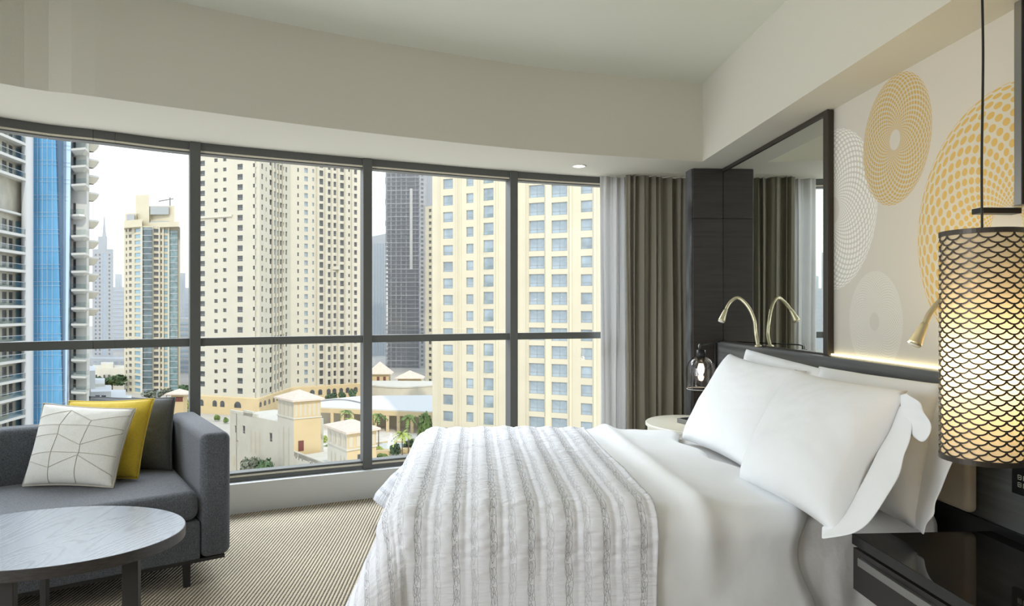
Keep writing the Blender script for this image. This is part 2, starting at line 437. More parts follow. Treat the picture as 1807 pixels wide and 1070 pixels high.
# light strip on the ledge
m_led = mat('led_strip', (1, .9, .65), .5, emit=((1, .86, .50), 3.2))
y0, y1 = 1.25, WX(1464, XW).y-.005
mb = MB(); mb.box(XW-.016, XW-.004, y0, y1, 1.068, 1.076)
tag(obj('light_strip', mb, m_led), 'thin warm glowing light strip lying on the headboard ledge under the printed wall', 'light strip')
l = area('ledge_glow', (XW-.035, (y0+y1)/2, 1.09), (XW+.35, (y0+y1)/2, 2.0), y1-y0, .02, 7, (1, .80, .45))
l.rotation_euler = (Vector((.35, 0, 1))).to_track_quat('-Z', 'Y').to_euler(); l.data.size = .02; l.data.size_y = y1-y0

# bed base and mattress with sheet
BX0, BX1, BY0, BY1, BZ = -.31, 1.735, 2.45, 4.06, .545
t = thing('bed', 'king size bed with white sheeted mattress standing against the headboard', 'bed', ((BX0+BX1)/2, (BY0+BY1)/2, 0))
mb = MB(); mb.box(BX0+.06, BX1, BY0+.05, BY1-.05, .06, .26); obj('bed_base', mb, m_dark, t, bevel=.01)
for x in (BX0+.15, BX1-.12):
    for y in (BY0+.15, BY1-.15):
        mb = MB(); mb.box(x-.03, x+.03, y-.03, y+.03, 0, .06); obj('leg', mb, m_black, t)
mb = MB(); mb.box(BX0, BX1-.005, BY0, BY1, .262, BZ-.008); obj('mattress', mb, m_sheet, t, bevel=.05, bseg=5)
def sheet_skirt():
    mb = MB()
    def f(u, v):
        a = BX0+.5+u*(BX1-.02-BX0-.5); r = .05
        k = v*(.25+pi/2*r+.36)
        if k < .25: y = BY0-.004+r+.25-k; z = BZ
        elif k < .25+pi/2*r: an = (k-.25)/r; y = BY0-.004+r-r*math.sin(an); z = BZ-r+r*math.cos(an)
        else: dd = k-.25-pi/2*r; z = BZ-r-dd; y = BY0-.004-.02*dd-.006*math.sin(a*21)*min(1, dd*4)-.004*math.sin(a*47+1)*min(1, dd*4)
        return (a, y, z)
    mb.grid(f, 90, 40); return mb
obj('bed_sheet', sheet_skirt(), m_sheet, t, smooth=True, solid=.004, offset=1)

# a cloth laid over the rounded bed block; (a, b) are cloth metres
def drape(a, b, x0, x1, y0, y1, zt, r, flare, maxd, wav=0.0, rise=0.0):
    nx = min(max(a, x0+r), x1) ; ny = min(max(b, y0+r), y1-r)
    dx, dy = a-nx, b-ny; dist = math.hypot(dx, dy)
    if dist < 1e-6: return Vector((a, b, zt)), Vector((0, 0, 1)), 0
    ux, uy = dx/dist, dy/dist; corner = abs(ux*uy)*2
    if dist < r*pi/2:
        an = dist/r; return Vector((nx+ux*r*math.sin(an), ny+uy*r*math.sin(an), zt-r+r*math.cos(an))), Vector((ux*math.sin(an), uy*math.sin(an), math.cos(an))), 0
    dd = dist-r*pi/2; fl = flare+.24*corner
    ph = math.atan2(uy, ux)
    fl += wav*math.sin((a*7 if abs(uy) > abs(ux) else b*7)+ph*9)*min(1, dd*2)
    dd = min(dd, maxd)
    if -ux > .05: fl += .24*(-ux)+.5*(-ux)*max(0, uy)
    fl = min(fl, .8)
    return Vector((nx+ux*(r+fl*dd), ny+uy*(r+fl*dd), zt-r-dd*math.sqrt(1-fl*fl))), Vector((ux, uy, fl)), dd

def duvet():
    mb = MB(); x0, x1 = .42, 1.27
    A0, B0, B1 = .42, BY0-.52, BY1+.52
    def f(u, v):
        b = B0+(B1-B0)*v
        xe = 1.23+.035*math.sin(b*5.0)-.30*max(0, (b-3.2))*.35+.03*math.sin(b*13)
        if b < BY0: xe += .04*(BY0-b)
        a = A0+(xe-A0)*u
        p, n, dd = drape(a, b, -9, 9, BY0-.045, BY1+.045, BZ+.033, .10, .04, .46)
        puff = .018*math.sin(pi*min(1, u*1.02))**.5
        ridge = .030*math.exp(-((a-.80+.12*(b-3.2)*.3)/.055)**2)*(1 if b > BY0 else max(0, 1-(BY0-b)*3))
        wob = .010*noise.noise(Vector((a*3.2, b*2.4, 1)))+.004*noise.noise(Vector((a*9, b*7, 4)))
        edge = -.02*max(0, (u-.93)/.07)**2
        return p+n.normalized()*(puff*.8+ridge+wob+edge)+Vector((0, .0, 0))
    mb.grid(f, 90, 200); return mb
dv = obj('duvet', duvet(), m_linen, smooth=True, solid=.022, offset=-1)
tag(dv, 'plain smooth white duvet spread over the middle of the bed', 'duvet')

def coverlet_mat():
    m = bpy.data.materials.new('stitched_coverlet'); m.use_nodes = True; t = m.node_tree; b = t.nodes['Principled BSDF']
    N = t.nodes.new; Lk = t.links.new
    uv = N('ShaderNodeUVMap'); uv.uv_map = 'UVMap'; sx = N('ShaderNodeSeparateXYZ'); Lk(uv.outputs[0], sx.inputs[0])
    def M(op, a, b_=None, c=None):
        n = N('ShaderNodeMath'); n.operation = op
        for i, v in enumerate((a, b_, c)):
            if v is None: continue
            if isinstance(v, (int, float)): n.inputs[i].default_value = v
            else: Lk(v, n.inputs[i])
        return n.outputs[0]
    nz = N('ShaderNodeTexNoise'); nz.inputs['Scale'].default_value = 9; nz.inputs['Detail'].default_value = 3; Lk(uv.outputs[0], nz.inputs[0])
    sn = N('ShaderNodeSeparateXYZ'); Lk(nz.outputs['Color'], sn.inputs[0])
    U = M('ADD', sx.outputs[0], M('MULTIPLY', M('SUBTRACT', sn.outputs[0], .5), .020))
    V = M('ADD', sx.outputs[1], M('MULTIPLY', M('SUBTRACT', sn.outputs[1], .5), .09))
    P = .132
    tot = None
    def chain(uoff, voff, ra, rb, per, wdt, stren):
        nonlocal tot
        fu = M('MULTIPLY', M('SUBTRACT', M('FRACT', M('ADD', M('DIVIDE', U, P), uoff)), .5), P)
        fv = M('MULTIPLY', M('SUBTRACT', M('FRACT', M('ADD', M('DIVIDE', V, per), voff)), .5), per)
        r = M('SQRT', M('ADD', M('POWER', M('DIVIDE', fu, ra), 2), M('POWER', M('ABSOLUTE', M('DIVIDE', fv, rb)), 2.0)))
        g = M('SQRT', M('ADD', M('POWER', M('DIVIDE', fu, ra*ra), 2), M('POWER', M('DIVIDE', fv, rb*rb), 2)))
        k = M('MULTIPLY', M('LESS_THAN', M('ABSOLUTE', M('SUBTRACT', r, 1)), M('MULTIPLY', g, .00062)), stren)
        tot = k if tot is None else M('MAXIMUM', tot, k)
    for (uo, st) in ((0.0, .74), (.5, .36)):
        chain(uo, 0.0, .0115, .037, .074, .11, st); chain(uo+.02, .5, .0062, .033, .074, .14, st)
        chain(uo-.035, .30, .0075, .027, .079, .13, st*.8); chain(uo+.05, .72, .006, .024, .068, .2, st*.8)
    mx = N('ShaderNodeMix'); mx.data_type = 'RGBA'; Lk(tot, mx.inputs[0]); mx.inputs[6].default_value = (.84, .85, .90, 1); mx.inputs[7].default_value = (.13, .13, .15, 1)
    Lk(mx.outputs[2], b.inputs['Base Color']); b.inputs['Roughness'].default_value = .75; b.inputs['Sheen Weight'].default_value = .2
    # ruching: short creases crossing each channel
    mp = N('ShaderNodeMapping'); mp.inputs['Scale'].default_value = (16, 75, 1); Lk(uv.outputs[0], mp.inputs[0])
    n2 = N('ShaderNodeTexNoise'); n2.inputs['Scale'].default_value = 1; n2.inputs['Detail'].default_value = 3; Lk(mp.outputs[0], n2.inputs[0])
    ms_ = N('ShaderNodeMapRange'); ms_.inputs[1].default_value = BY0-.12; ms_.inputs[2].default_value = BY0+.12; ms_.inputs[3].default_value = .22; Lk(sx.outputs[1], ms_.inputs[0])
    hh = M('SUBTRACT', M('MULTIPLY', n2.outputs[0], ms_.outputs[0]), M('MULTIPLY', tot, .12))
    bb = N('ShaderNodeBump'); bb.inputs['Distance'].default_value = .016; bb.inputs['Strength'].default_value = 1; Lk(hh, bb.inputs['Height']); Lk(bb.outputs[0], b.inputs['Normal'])
    return m
def coverlet():
    mb = MB(); A0, A1, B0, B1 = BX0-.50, .66, BY0-.52, BY1+.52
    P = .132
    def ab(u, v):
        b = B0+(B1-B0)*v
        a1 = A1-.02*math.sin(b*2.2)-.045*max(0, 3.0-b)
        return A0+(a1-A0)*u, b
    def f(u, v):
        a, b = ab(u, v)
        p, n, dd = drape(a, b, BX0-.035, 9, BY0-.065, BY1+.065, BZ+.055, .11, .075, .485, .035)
        q_ = abs(math.sin(pi*(a/P+.25)))
        rib = .012*(q_**.6)
        q2 = abs(math.sin(pi*(2*a/P))) ; rib += .003*q2
        topk = 1 if dd < .02 else max(.25, 1-dd*5)
        ru = .0045*noise.noise(Vector((a*22, b*60, 0)))*topk
        big = .012*noise.noise(Vector((a*2.5, b*2.5, 3)))
        return p+n.normalized()*(rib*(.15+.85*topk)+ru+big)
    mb.grid(f, 240, 380, uvf=lambda u, v: ab(u, v)); return mb
cv = obj('coverlet', coverlet(), coverlet_mat(), smooth=True, solid=.018, offset=-1)
tag(cv, 'white quilted coverlet with rows of grey stitched chain loops over the foot of the bed', 'coverlet')

# pillows from four corners: bl, br, tr, tl
def pillow_mb(bl, br, tr, tl, th, pinch=.06, pw=.42, flat=.0, seed=0, nu=44, seam=False, crease=.006, lean=0.0):
    bl, br, tr, tl = map(Vector, (bl, br, tr, tl)); mb = MB()
    nrm = (br-bl).cross(tl-bl).normalized(); cen = (bl+br+tr+tl)/4
    def f_(side):
        def f(u, v):
            x, y = 2*u-1, 2*v-1
            # concave edges leave the corners as little ears
            px_ = x*(1-pinch*(1-y*y)); py_ = y*(1-pinch*(1-x*x))
            uu, vv = (px_+1)/2, (py_+1)/2
            p = (bl*(1-uu)+br*uu)*(1-vv)+(tl*(1-uu)+tr*uu)*vv
            k = max(0, (1-abs(x)**2.6))*max(0, (1-abs(y)**2.6))
            h = th/2*k**pw*(1+.12*(-y))
            if side < 0: h *= .8
            h += crease*noise.noise(Vector((u*4+seed, v*4, side)))*min(1, k*3)+crease*.6*noise.noise(Vector((u*11+seed, v*11, side*2)))*min(1, k*3)
            return p+nrm*h*side
        return f
    mb.grid(f_(1), nu, nu); n0 = len(mb.f)
    mb.grid(f_(-1), nu, nu)
    for i in range(n0, len(mb.f)): mb.f[i] = mb.f[i][::-1]
    return mb, nrm
def pillow(name, label, cat, corners, th, m, group=None, **k):
    mb, nrm = pillow_mb(*corners, th, **k)
    bl, br = Vector(corners[0]), Vector(corners[1]); base = (bl+br)/2
    return mb, nrm
def flange(name, inner, outer, m, parent, n=26, seed=0):
    I = catmull(inner, 10); O = catmull(outer, 10); I = resample3(I, n); O = resample3(O, n); mb = MB()
    def f(u, v):
        i = u*(n-1); j = int(min(i, n-2)); t_ = i-j
        a = I[j].lerp(I[j+1], t_); b = O[j].lerp(O[j+1], t_)
        return a.lerp(b, v)+Vector((.006*math.sin(u*17+seed)*v, 0, 0))
    mb.grid(f, n, 8)
    return obj(name, mb, m, parent, smooth=True, solid=.005, sub=1)
def resample3(P, k):
    L_ = [0]
    for a, b in zip(P, P[1:]): L_.append(L_[-1]+(b-a).length)
    out = []; j = 0
    for i in range(k):
        s_ = L_[-1]*i/(k-1)
        while j < len(P)-2 and L_[j+1] < s_: j += 1
        out.append(P[j].lerp(P[j+1], (s_-L_[j])/max(1e-9, L_[j+1]-L_[j])))
    return out
def PX(px, py, x): v = WX(px, x); d = v.x*sp+v.y*cp; return Vector((v.x, v.y, H-(py-HY)/FPX*d))
# back pillows (against the headboard)
t = thing('pillow', 'white pillow in back row beside the gooseneck lamp, half hidden by front pillows', 'pillow', (1.62, 3.8, BZ), 'white bed pillows')
mb, _ = pillow_mb(PX(1300, 720, 1.46), PX(1490, 815, 1.46), PX(1466, 655, 1.67), PX(1317, 616, 1.69), .16, seed=3, pinch=.045)
obj('pillow_case', mb, m_linen, t, smooth=True, weld=True)
t = thing('pillow', 'white pillow with a loose flange standing in the back row nearest the cylinder lamp', 'pillow', (1.6, 2.8, BZ), 'white bed pillows')
mb, _ = pillow_mb(PX(1420, 845, 1.40), PX(1618, 936, 1.44), PX(1664, 678, 1.67), PX(1445, 646, 1.69), .19, seed=5, pinch=.045)
obj('pillow_case', mb, m_linen, t, smooth=True, weld=True)
flange('pillow_flange', [PX(1652, 686, 1.665), PX(1640, 740, 1.61), PX(1628, 800, 1.56), PX(1618, 860, 1.50), PX(1606, 922, 1.45)],
       [PX(1684, 688, 1.66), PX(1689, 745, 1.61), PX(1688, 805, 1.555), PX(1660, 862, 1.49), PX(1648, 888, 1.47), PX(1652, 912, 1.45), PX(1640, 920, 1.44), PX(1630, 946, 1.43)], m_linen, t, seed=2)
# front pillows
t = thing('pillow', 'plump white pillow in front row nearest the window and glass pendant', 'pillow', (1.32, 3.6, BZ), 'white bed pillows')
mb, _ = pillow_mb(PX(1204, 776, 1.19), PX(1352, 852, 1.27), PX(1424, 655, 1.58), PX(1288, 624, 1.50), .23, seed=8, pinch=.08)
obj('pillow_case', mb, m_linen, t, smooth=True, weld=True)
t = thing('pillow', 'large white pillow in front row with a folded down flange ear, nearest the black nightstand', 'pillow', (1.3, 2.7, BZ), 'white bed pillows')
mb, _ = pillow_mb(PX(1306, 850, 1.13), PX(1478, 948, 1.17), PX(1602, 690, 1.50), PX(1403, 652, 1.44), .25, seed=11, pinch=.08)
obj('pillow_case', mb, m_linen, t, smooth=True, weld=True)
flange('pillow_flange', [PX(1580, 712, 1.475), PX(1562, 765, 1.43), PX(1538, 820, 1.34), PX(1508, 875, 1.27), PX(1474, 920, 1.20), PX(1450, 930, 1.17)],
       [PX(1606, 725, 1.465), PX(1609, 778, 1.42), PX(1596, 806, 1.38), PX(1578, 855, 1.31), PX(1552, 902, 1.24), PX(1508, 940, 1.16), PX(1452, 952, 1.12)], m_linen, t, seed=1)
flange('pillow_flange', [PX(1588, 698, 1.48), PX(1590, 728, 1.465), PX(1590, 765, 1.455)],
       [PX(1602, 694, 1.47), PX(1626, 716, 1.455), PX(1641, 748, 1.435), PX(1634, 780, 1.425), PX(1612, 770, 1.44)], m_linen, t, seed=4)

# reading lamps on bent necks
def gooseneck(label, pts, group=None):
    P = catmull(pts, 8); n = len(P)
    t = thing('reading_lamp', label, 'lamp', pts[0])
    mb = MB(); mb.tube(P[:-6], [.0105]*(n-6), 12); obj('lamp_neck', mb, m_gold, t, smooth=True)
    mb = MB(); mb.tube(P[-10:], [.0125+.011*(i/9)**1.2 for i in range(10)], 16); obj('lamp_head', mb, m_gold, t, smooth=True)
    d = (P[-1]-P[-2]).normalized(); mb = MB(); mb.tube([P[-1], P[-1]+d*.006], .0195, 16); obj('lens', mb, mat('frosted_lens', (.85, .83, .75), .3), t, smooth=True)
    b = Vector(pts[0]); mb = MB(); mb.lathe([(.022, 0), (.022, .008), (.012, .014)], (b.x, b.y, b.z), 20, cap0=True, cap1=True); obj('lamp_base', mb, m_gold, t, smooth=True)
yb1 = WX(1338, 1.80).y
gooseneck('slim champagne metal reading lamp bent over in front of the dark column', [(1.80, yb1, 1.067), PX(1334, 590, 1.80), PX(1331, 565, 1.79), PX(1320, 541, 1.76), PX(1303, 526, 1.71), PX(1289, 533, 1.66), PX(1280, 549, 1.62), PX(1273, 567, 1.59)])
gooseneck('champagne metal reading lamp reaching out from behind the cylinder lamp over the printed wall', [(1.82, 2.26, 1.067), (1.80, 2.26, 1.20), (1.79, 2.265, 1.30), (1.76, 2.275, 1.345), PX(1672, 526, 1.70), PX(1645, 548, 1.64), PX(1630, 576, 1.60), PX(1614, 608, 1.57)])

# mirror
XM = 1.835
ycol = WX(1275, XM).y; ym = WX(1462, XM).y
t = thing('wall_mirror', 'tall bronze framed wall mirror above the headboard reflecting the curtains', 'mirror', (XM, (ycol+ym)/2, 1.07))
mb = MB(); mb.box(XM+.006, XW-.002, ym+.01, ycol+.15, 1.068, ZS-.004); obj('mirror_backing', mb, m_bronze, t)
mb = MB(); mb.quad((XM+.004, ym+.04, 1.072), (XM+.004, ycol+.14, 1.072), (XM+.004, ycol+.14, ZS-.03), (XM+.004, ym+.04, ZS-.03))
obj('mirror_glass', mb, mat('silvered_mirror', (.84, .87, .83), .0, 1), t)
mb = MB(); mb.box(XM-.006, XM+.006, ym, ym+.045, 1.067, ZS-.003); obj('side_frame', mb, m_bronze, t, bevel=.002)
mb = MB(); mb.box(XM-.006, XM+.006, ym+.0455, ycol-.002, ZS-.028, ZS-.003); obj('top_frame', mb, m_bronze, t, bevel=.002)
mb = MB(); mb.box(XM-.004, XM+.006, ym+.0455, ycol-.002, 1.067, 1.075); obj('bottom_frame', mb, m_bronze, t)
# panelled column beside the curtain
p = W(1223, FPX*1.04/248); cx0, cy0 = p.x, p.y
t = thing('column_panel', 'dark brown panelled column between the curtain and the mirror', 'column', (cx0, cy0, 0))
mb = MB(); mb.box(cx0, XM+.003, cy0, cy0+.14, 0, 1.976); obj('lower_panel', mb, m_dark, t, bevel=.003)
mb = MB(); mb.box(cx0, XM+.003, cy0, cy0+.14, 1.982, ZS-.001); obj('upper_panel', mb, m_dark, t, bevel=.003)
mb = MB(); mb.box(cx0+.004, XM, cy0+.004, cy0+.13, 1.972, 1.986); obj('seam', mb, m_black, t)
m_marble = mat('grey_veined_edge', (.12, .125, .13), .3, noise_=(9, .6, (1, 1, .5)))
mb = MB(); mb.box(cx0-.012, cx0-.001, cy0+.02, cy0+.14, 0, ZS-.001); obj('edge_strip', mb, m_marble, t, label='grey veined edge strip')

# near wall fitting at the right border
t = thing('metal_panel_edge', 'dark metal post with a short black cross bar on the wall above the cylinder lamp', 'wall panel', (1.83, 2.30, 1.66))
y_ = WX(1789, 1.83).y; y2_ = WX(1803, 1.83).y
mb = MB(); mb.box(1.83, 1.93, y2_, y_, 1.66, ZS-.001); obj('post', mb, m_steel, t, bevel=.002)
mb = MB(); mb.box(1.828, 1.93, y2_-.006, y2_-.0005, 1.66, ZS-.001); obj('front_edge', mb, m_black, t)
yb_ = WX(1731, 1.725).y
mb = MB(); mb.box(1.725, 1.93, yb_, yb_+.045, H+(545-376)/FPX*(yb_+.09), H+(545-366)/FPX*(yb_+.09)); obj('cross_bar', mb, m_black, t, bevel=.002)

# big cylinder pendant
lc = W(1733, FPX/618.); LR = 65/618.; lz0 = H-(812-545)/618.; lz1 = H-(408-545)/618.
t = thing('pendant_lamp', 'tall glowing cylinder pendant lamp with fish scale metal lattice over the black nightstand', 'lamp', (lc.x, lc.y, ZC))
m_shade = bpy.data.materials.new('lamp_fabric'); m_shade.use_nodes = True; tt_ = m_shade.node_tree; tt_.nodes.clear()
o_ = tt_.nodes.new('ShaderNodeOutputMaterial'); a_ = tt_.nodes.new('ShaderNodeBsdfTranslucent'); a_.inputs[0].default_value = (.95, .86, .66, 1)
d_ = tt_.nodes.new('ShaderNodeBsdfDiffuse'); d_.inputs[0].default_value = (.82, .76, .62, 1); x_ = tt_.nodes.new('ShaderNodeMixShader'); x_.inputs[0].default_value = .5
tt_.links.new(d_.outputs[0], x_.inputs[1]); tt_.links.new(a_.outputs[0], x_.inputs[2]); tt_.links.new(x_.outputs[0], o_.inputs[0])
mb = MB(); mb.lathe([(LR-.006, lz0+.006), (LR-.006, lz1-.006)], (lc.x, lc.y, 0), 64); obj('lamp_shade', mb, m_shade, t, smooth=True)
mb = MB()
for z_ in (lz0, lz1-.014):
    mb = MB(); mb.lathe([(LR+.001, z_), (LR+.001, z_+.014), (LR-.004, z_+.014), (LR-.004, z_)], (lc.x, lc.y, 0), 64, close=True); obj('rim', mb, m_bronze, t, smooth=False)
def scales():
    mb = MB(); NC = 15; rows = 45; dz = (lz1-lz0-.03)/rows; wv = 2*pi/NC; hw = .0021
    for r in range(rows):
        zc = lz1-.014-r*dz
        for c in range(NC):
            ac = (c+(r % 2)*.5)*wv; pts = []
            for k in range(11):
                th = pi*k/10; pts.append((ac+wv/2*math.cos(th), zc-1.02*dz*math.sin(th)))
            for k in range(10):
                (a0, z0_), (a1, z1_) = pts[k], pts[k+1]
                dxx = (a1-a0)*LR; dzz = z1_-z0_; ln = math.hypot(dxx, dzz); nx, nz = -dzz/ln*hw/LR, dxx/ln*hw
                P_ = lambda a, z, R: (lc.x+R*math.cos(a), lc.y+R*math.sin(a), max(lz0+.004, z))
                R0, R1 = LR-.002, LR+.0005
                mb.quad(P_(a0+nx, z0_+nz, R1), P_(a0-nx, z0_-nz, R1), P_(a1-nx, z1_-nz, R1), P_(a1+nx, z1_+nz, R1))
                mb.quad(P_(a0+nx, z0_+nz, R0), P_(a0-nx, z0_-nz, R0), P_(a1-nx, z1_-nz, R0), P_(a1+nx, z1_+nz, R0))
    return mb
obj('lattice', scales(), m_bronze, t)
cpts = [(lc.x, lc.y, lz1-.01), (lc.x-.001, lc.y, lz1+.2), (lc.x+.003, lc.y, lz1+.5), (lc.x-.001, lc.y, lz1+.8), (lc.x, lc.y, ZC-.0)]
mb = MB(); mb.tube(catmull(cpts, 8), .0033, 8); obj('cord', mb, m_black, t, smooth=True)
mb = MB()
for k in range(3): a = k*2*pi/3+.4; mb.tube([(lc.x, lc.y, lz1-.015), (lc.x+(LR-.004)*math.cos(a), lc.y+(LR-.004)*math.sin(a), lz1-.008)], .002, 6)
obj('spider', mb, m_black, t)
mb = MB(); mb.lathe([(.0, 0), (.02, .004), (.03, .03), (.022, .055), (.012, .075), (.012, .10)], (lc.x, lc.y, lz0+.30), 20)
obj('bulb', mb, mat('lamp_bulb', (1, .9, .7), .5, emit=((1, .76, .44), 5)), t, smooth=True)
pl = bpy.data.lights.new('pendant_bulb_light', 'POINT'); pl.energy = 3.1; pl.color = (1, .74, .42); pl.shadow_soft_size = .035
po = bpy.data.objects.new('pendant_bulb_light', pl); C.objects.link(po); po.location = (lc.x, lc.y, lz0+.27)

# glass bell pendant over the round table
gc = W(1237, 4.52); gz0 = H-(687-545)*4.52/FPX; gr = .093
t = thing('glass_pendant', 'small smoked glass bell pendant with a glowing bulb in front of the dark column', 'lamp', (gc.x, gc.y, ZS))
m_smoke = glassmat('smoked_glass', (.66, .62, .61), .05); m_clear = glassmat('clear_glass', (.93, .93, .93), .07)
prof = [(gr, 0), (gr, .13)]+[(gr*math.cos(a)+.0, .13+.095*math.sin(a)) for a in [pi/2*k/8 for k in range(1, 8)]]+[(.022, .227)]
mb = MB(); mb.lathe(prof, (gc.x, gc.y, gz0), 40); obj('glass_bell', mb, m_smoke, t, smooth=True)
mb = MB(); mb.lathe([(gr+.001, .0), (gr+.001, .003), (gr-.002, .003), (gr-.002, 0)], (gc.x, gc.y, gz0), 40, close=True); obj('glass_rim', mb, mat('rim_glass', (.6, .6, .58), .15), t, smooth=True)
mb = MB(); mb.lathe([(.055, .04), (.055, .16), (.04, .19)], (gc.x, gc.y, gz0), 32); obj('inner_glass', mb, m_clear, t, smooth=True)
mb = MB(); mb.lathe([(.0, .262), (.03, .26), (.032, .225), (.022, .19), (.018, .17), (0, .17)], (gc.x, gc.y, gz0), 24); obj('lamp_holder', mb, m_black, t, smooth=True)
mb = MB(); mb.lathe([(0, .075), (.008, .09), (.020, .115), (.022, .14), (.014, .165), (.010, .175)], (gc.x, gc.y, gz0), 20)
obj('bulb', mb, mat('small_bulb', (1, .9, .8), .4, emit=((1, .85, .62), 12)), t, smooth=True)
az = gz0+.285
mb = MB(); mb.tube([(gc.x, gc.y, gz0+.25), (gc.x, gc.y, az), (gc.x+.02, gc.y+.01, az+.006), (XH-.02, hb1-.06, az+.006), (XH-.004, hb1-.06, az+.006)], .0045, 8); obj('wall_arm', mb, m_black, t, smooth=True)
mb = MB(); mb.tube([(gc.x-.012, gc.y, gz0+.262), (gc.x-.016, gc.y, gz0+.285), (gc.x-.010, gc.y, gz0+.30)], .004, 8); obj('hook', mb, m_steel, t, smooth=True)
pl = bpy.data.lights.new('glass_pendant_light', 'POINT'); pl.energy = 1.2; pl.color = (1, .8, .5); pl.shadow_soft_size = .02
po = bpy.data.objects.new('glass_pendant_light', pl); C.objects.link(po); po.location = (gc.x, gc.y, gz0+.06)

# round white bedside table
tcn = W(CXP+1.20/4.56*FPX, 4.56); TR = .30; KY = 1.2; TZ = .545
t = thing('round_nightstand', 'round off-white bedside table on the window side of the bed', 'table', (tcn.x, tcn.y, 0))
m_off = mat('off_white_lacquer', (.70, .68, .58), .3)
mb = MB(); mb.lathe([(0, TZ), (TR-.004, TZ), (TR, TZ-.004), (TR, TZ-.018), (TR-.012, TZ-.022), (0, TZ-.022)], (tcn.x, tcn.y, 0), 72); mb.v = [(x, tcn.y+(y-tcn.y)*KY, z) for x, y, z in mb.v]; obj('tabletop', mb, m_off, t, smooth=False)
mb = MB(); mb.lathe([(TR-.014, TZ-.022), (TR-.014, .06), (TR-.04, .06), (TR-.04, 0), (0, 0)], (tcn.x, tcn.y, 0), 72); mb.v = [(x, tcn.y+(y-tcn.y)*KY, z) for x, y, z in mb.v]; obj('body', mb, m_off, t)
mb = MB()
for a0 in (3.55, 4.15, 4.75):
    P = [(tcn.x+(TR-.010)*math.cos(a0+k*.06), tcn.y+KY*(TR-.010)*math.sin(a0+k*.06)) for k in range(9)]
    for z_ in (TZ-.05, TZ-.44):
        mb.tube([(x, y, z_) for x, y in P], .002, 6)
    for q_ in (P[0], P[-1]): mb.tube([(q_[0], q_[1], TZ-.44), (q_[0], q_[1], TZ-.05)], .002, 6)
obj('panel_moulding', mb, mat('moulding_grey', (.5, .5, .44), .4), t)
bp = WZ(1212, 742, TZ+.02)
mb = MB()
ang = .35
def R_(x, y, z): return (bp.x+.06+x*math.cos(ang)-y*math.sin(ang), bp.y+x*math.sin(ang)+y*math.cos(ang), TZ+z)
t = thing('notepad_box', 'small dark grey tray box lying on the round white bedside table', 'box', (bp.x+.06, bp.y, TZ))
mb.box(-.10, .10, -.07, .07, .001, .030, T=R_); obj('box_body', mb, mat('box_grey', (.16, .16, .15), .3, .3), t, bevel=.002)
mb = MB(); mb.box(-.085, .085, -.055, .055, .0305, .033, T=R_); obj('box_top', mb, m_blackgloss, t)

# black nightstand
nx0 = W(1503, 2.308); nd = nx0
NZ = H-(942-545)/FPX*2.308
t = thing('nightstand', 'glossy black floating nightstand with a drawer in the lower right corner', 'nightstand', (1.5, 2.0, .3))
mb = MB(); mb.box(nx0.x, 1.764, 1.50, nx0.y, NZ-.034, NZ); obj('top', mb, m_blackgloss, t, bevel=.0015)
mb = MB(); mb.box(nx0.x+.020, 1.764, 1.51, nx0.y-.004, NZ-.19, NZ-.042); obj('body', mb, m_dark, t)
mb = MB(); mb.box(nx0.x+.004, nx0.x+.0195, 1.51, nx0.y-.002, NZ-.185, NZ-.045); d_o = obj('drawer', mb, mat('dark_drawer', (.022, .018, .017), .35), t, bevel=.001)
hy0, hy1 = 1.56, nx0.y-.055
mb = MB(); mb.box(nx0.x-.012, nx0.x+.0035, hy0, hy1, NZ-.088, NZ-.062); 
h_o = bpy.data.objects.new('handle', mb.mesh('handle', m_steel)); C.objects.link(h_o); h_o.parent = d_o
h_o['label'] = 'long brushed metal handle'
mm = h_o.modifiers.new('b', 'BEVEL'); mm.width = .001
# switch panel
sy = W(1803, 2.2)
t = thing('switch_panel', 'small black bedside control panel with lit icons beside the cylinder lamp', 'switch', (1.775, 2.09, .75))
pz = H-(852-545)/FPX*2.18
mb = MB(); mb.box(1.764, 1.7795, 1.93, WX(1788, 1.77).y, pz-.05, pz+.05); obj('plate', mb, m_blackgloss, t, bevel=.002)
mi = mat('icon_print', (.55, .56, .45), .5)
for k in range(2):
    for j in range(2):
        ys = WX(1799, 1.763).y-.022*k; zs = pz+.008-.024*j; mb = MB()
        for (a, b, c, d) in ((-.007, .007, .006, .0075), (-.007, .007, -.0075, -.006), (-.007, -.0058, -.0075, .0075), (.0058, .007, -.0075, .0075), (-.003, .003, -.001, .001)):
            mb.box(1.7628, 1.7638, ys+a, ys+b, zs+c, zs+d)
        obj('icon', mb, mi, t)

# ================================================================== SOFA, TABLE, CURTAINS
m_sofa = mat('grey_wool_fabric', (.085, .092, .105), .9, sheen=.15, noise_=(210, .5), bump=(300, .0014))
m_sofad = mat('grey_linen_cushion', (.10, .105, .11), .9, sheen=.2, noise_=(200, .2), bump=(260, .0008))
m_yel = mat('mustard_linen', (.60, .43, .035), .85, sheen=.2, noise_=(150, .08), bump=(200, .0006))
m_cush = mat('ivory_cushion_fabric', (.66, .65, .60), .85, noise_=(160, .05), bump=(240, .0006))
m_seam = mat('cushion_seam', (.42, .39, .33), .9)
m_blkwood = mat('black_wood_leg', (.018, .017, .017), .45)
so = cw(-1.345, 3.272); u2 = cw(-.815, -.579); v2 = cw(-.579, .815)
def ST(a, b, z): return (so.x+u2.x*a+v2.x*b, so.y+u2.y*a+v2.y*b, z)
cen = ST(.9, .4, 0)
t = thing('sofa', 'grey wool fabric sofa with square arms standing by the window', 'sofa', cen)
LEN = 1.95
mb = MB(); mb.box(0, .135, 0, .84, .135, .72, T=ST); obj('armrest', mb, m_sofa, t, bevel=.035, bseg=5)
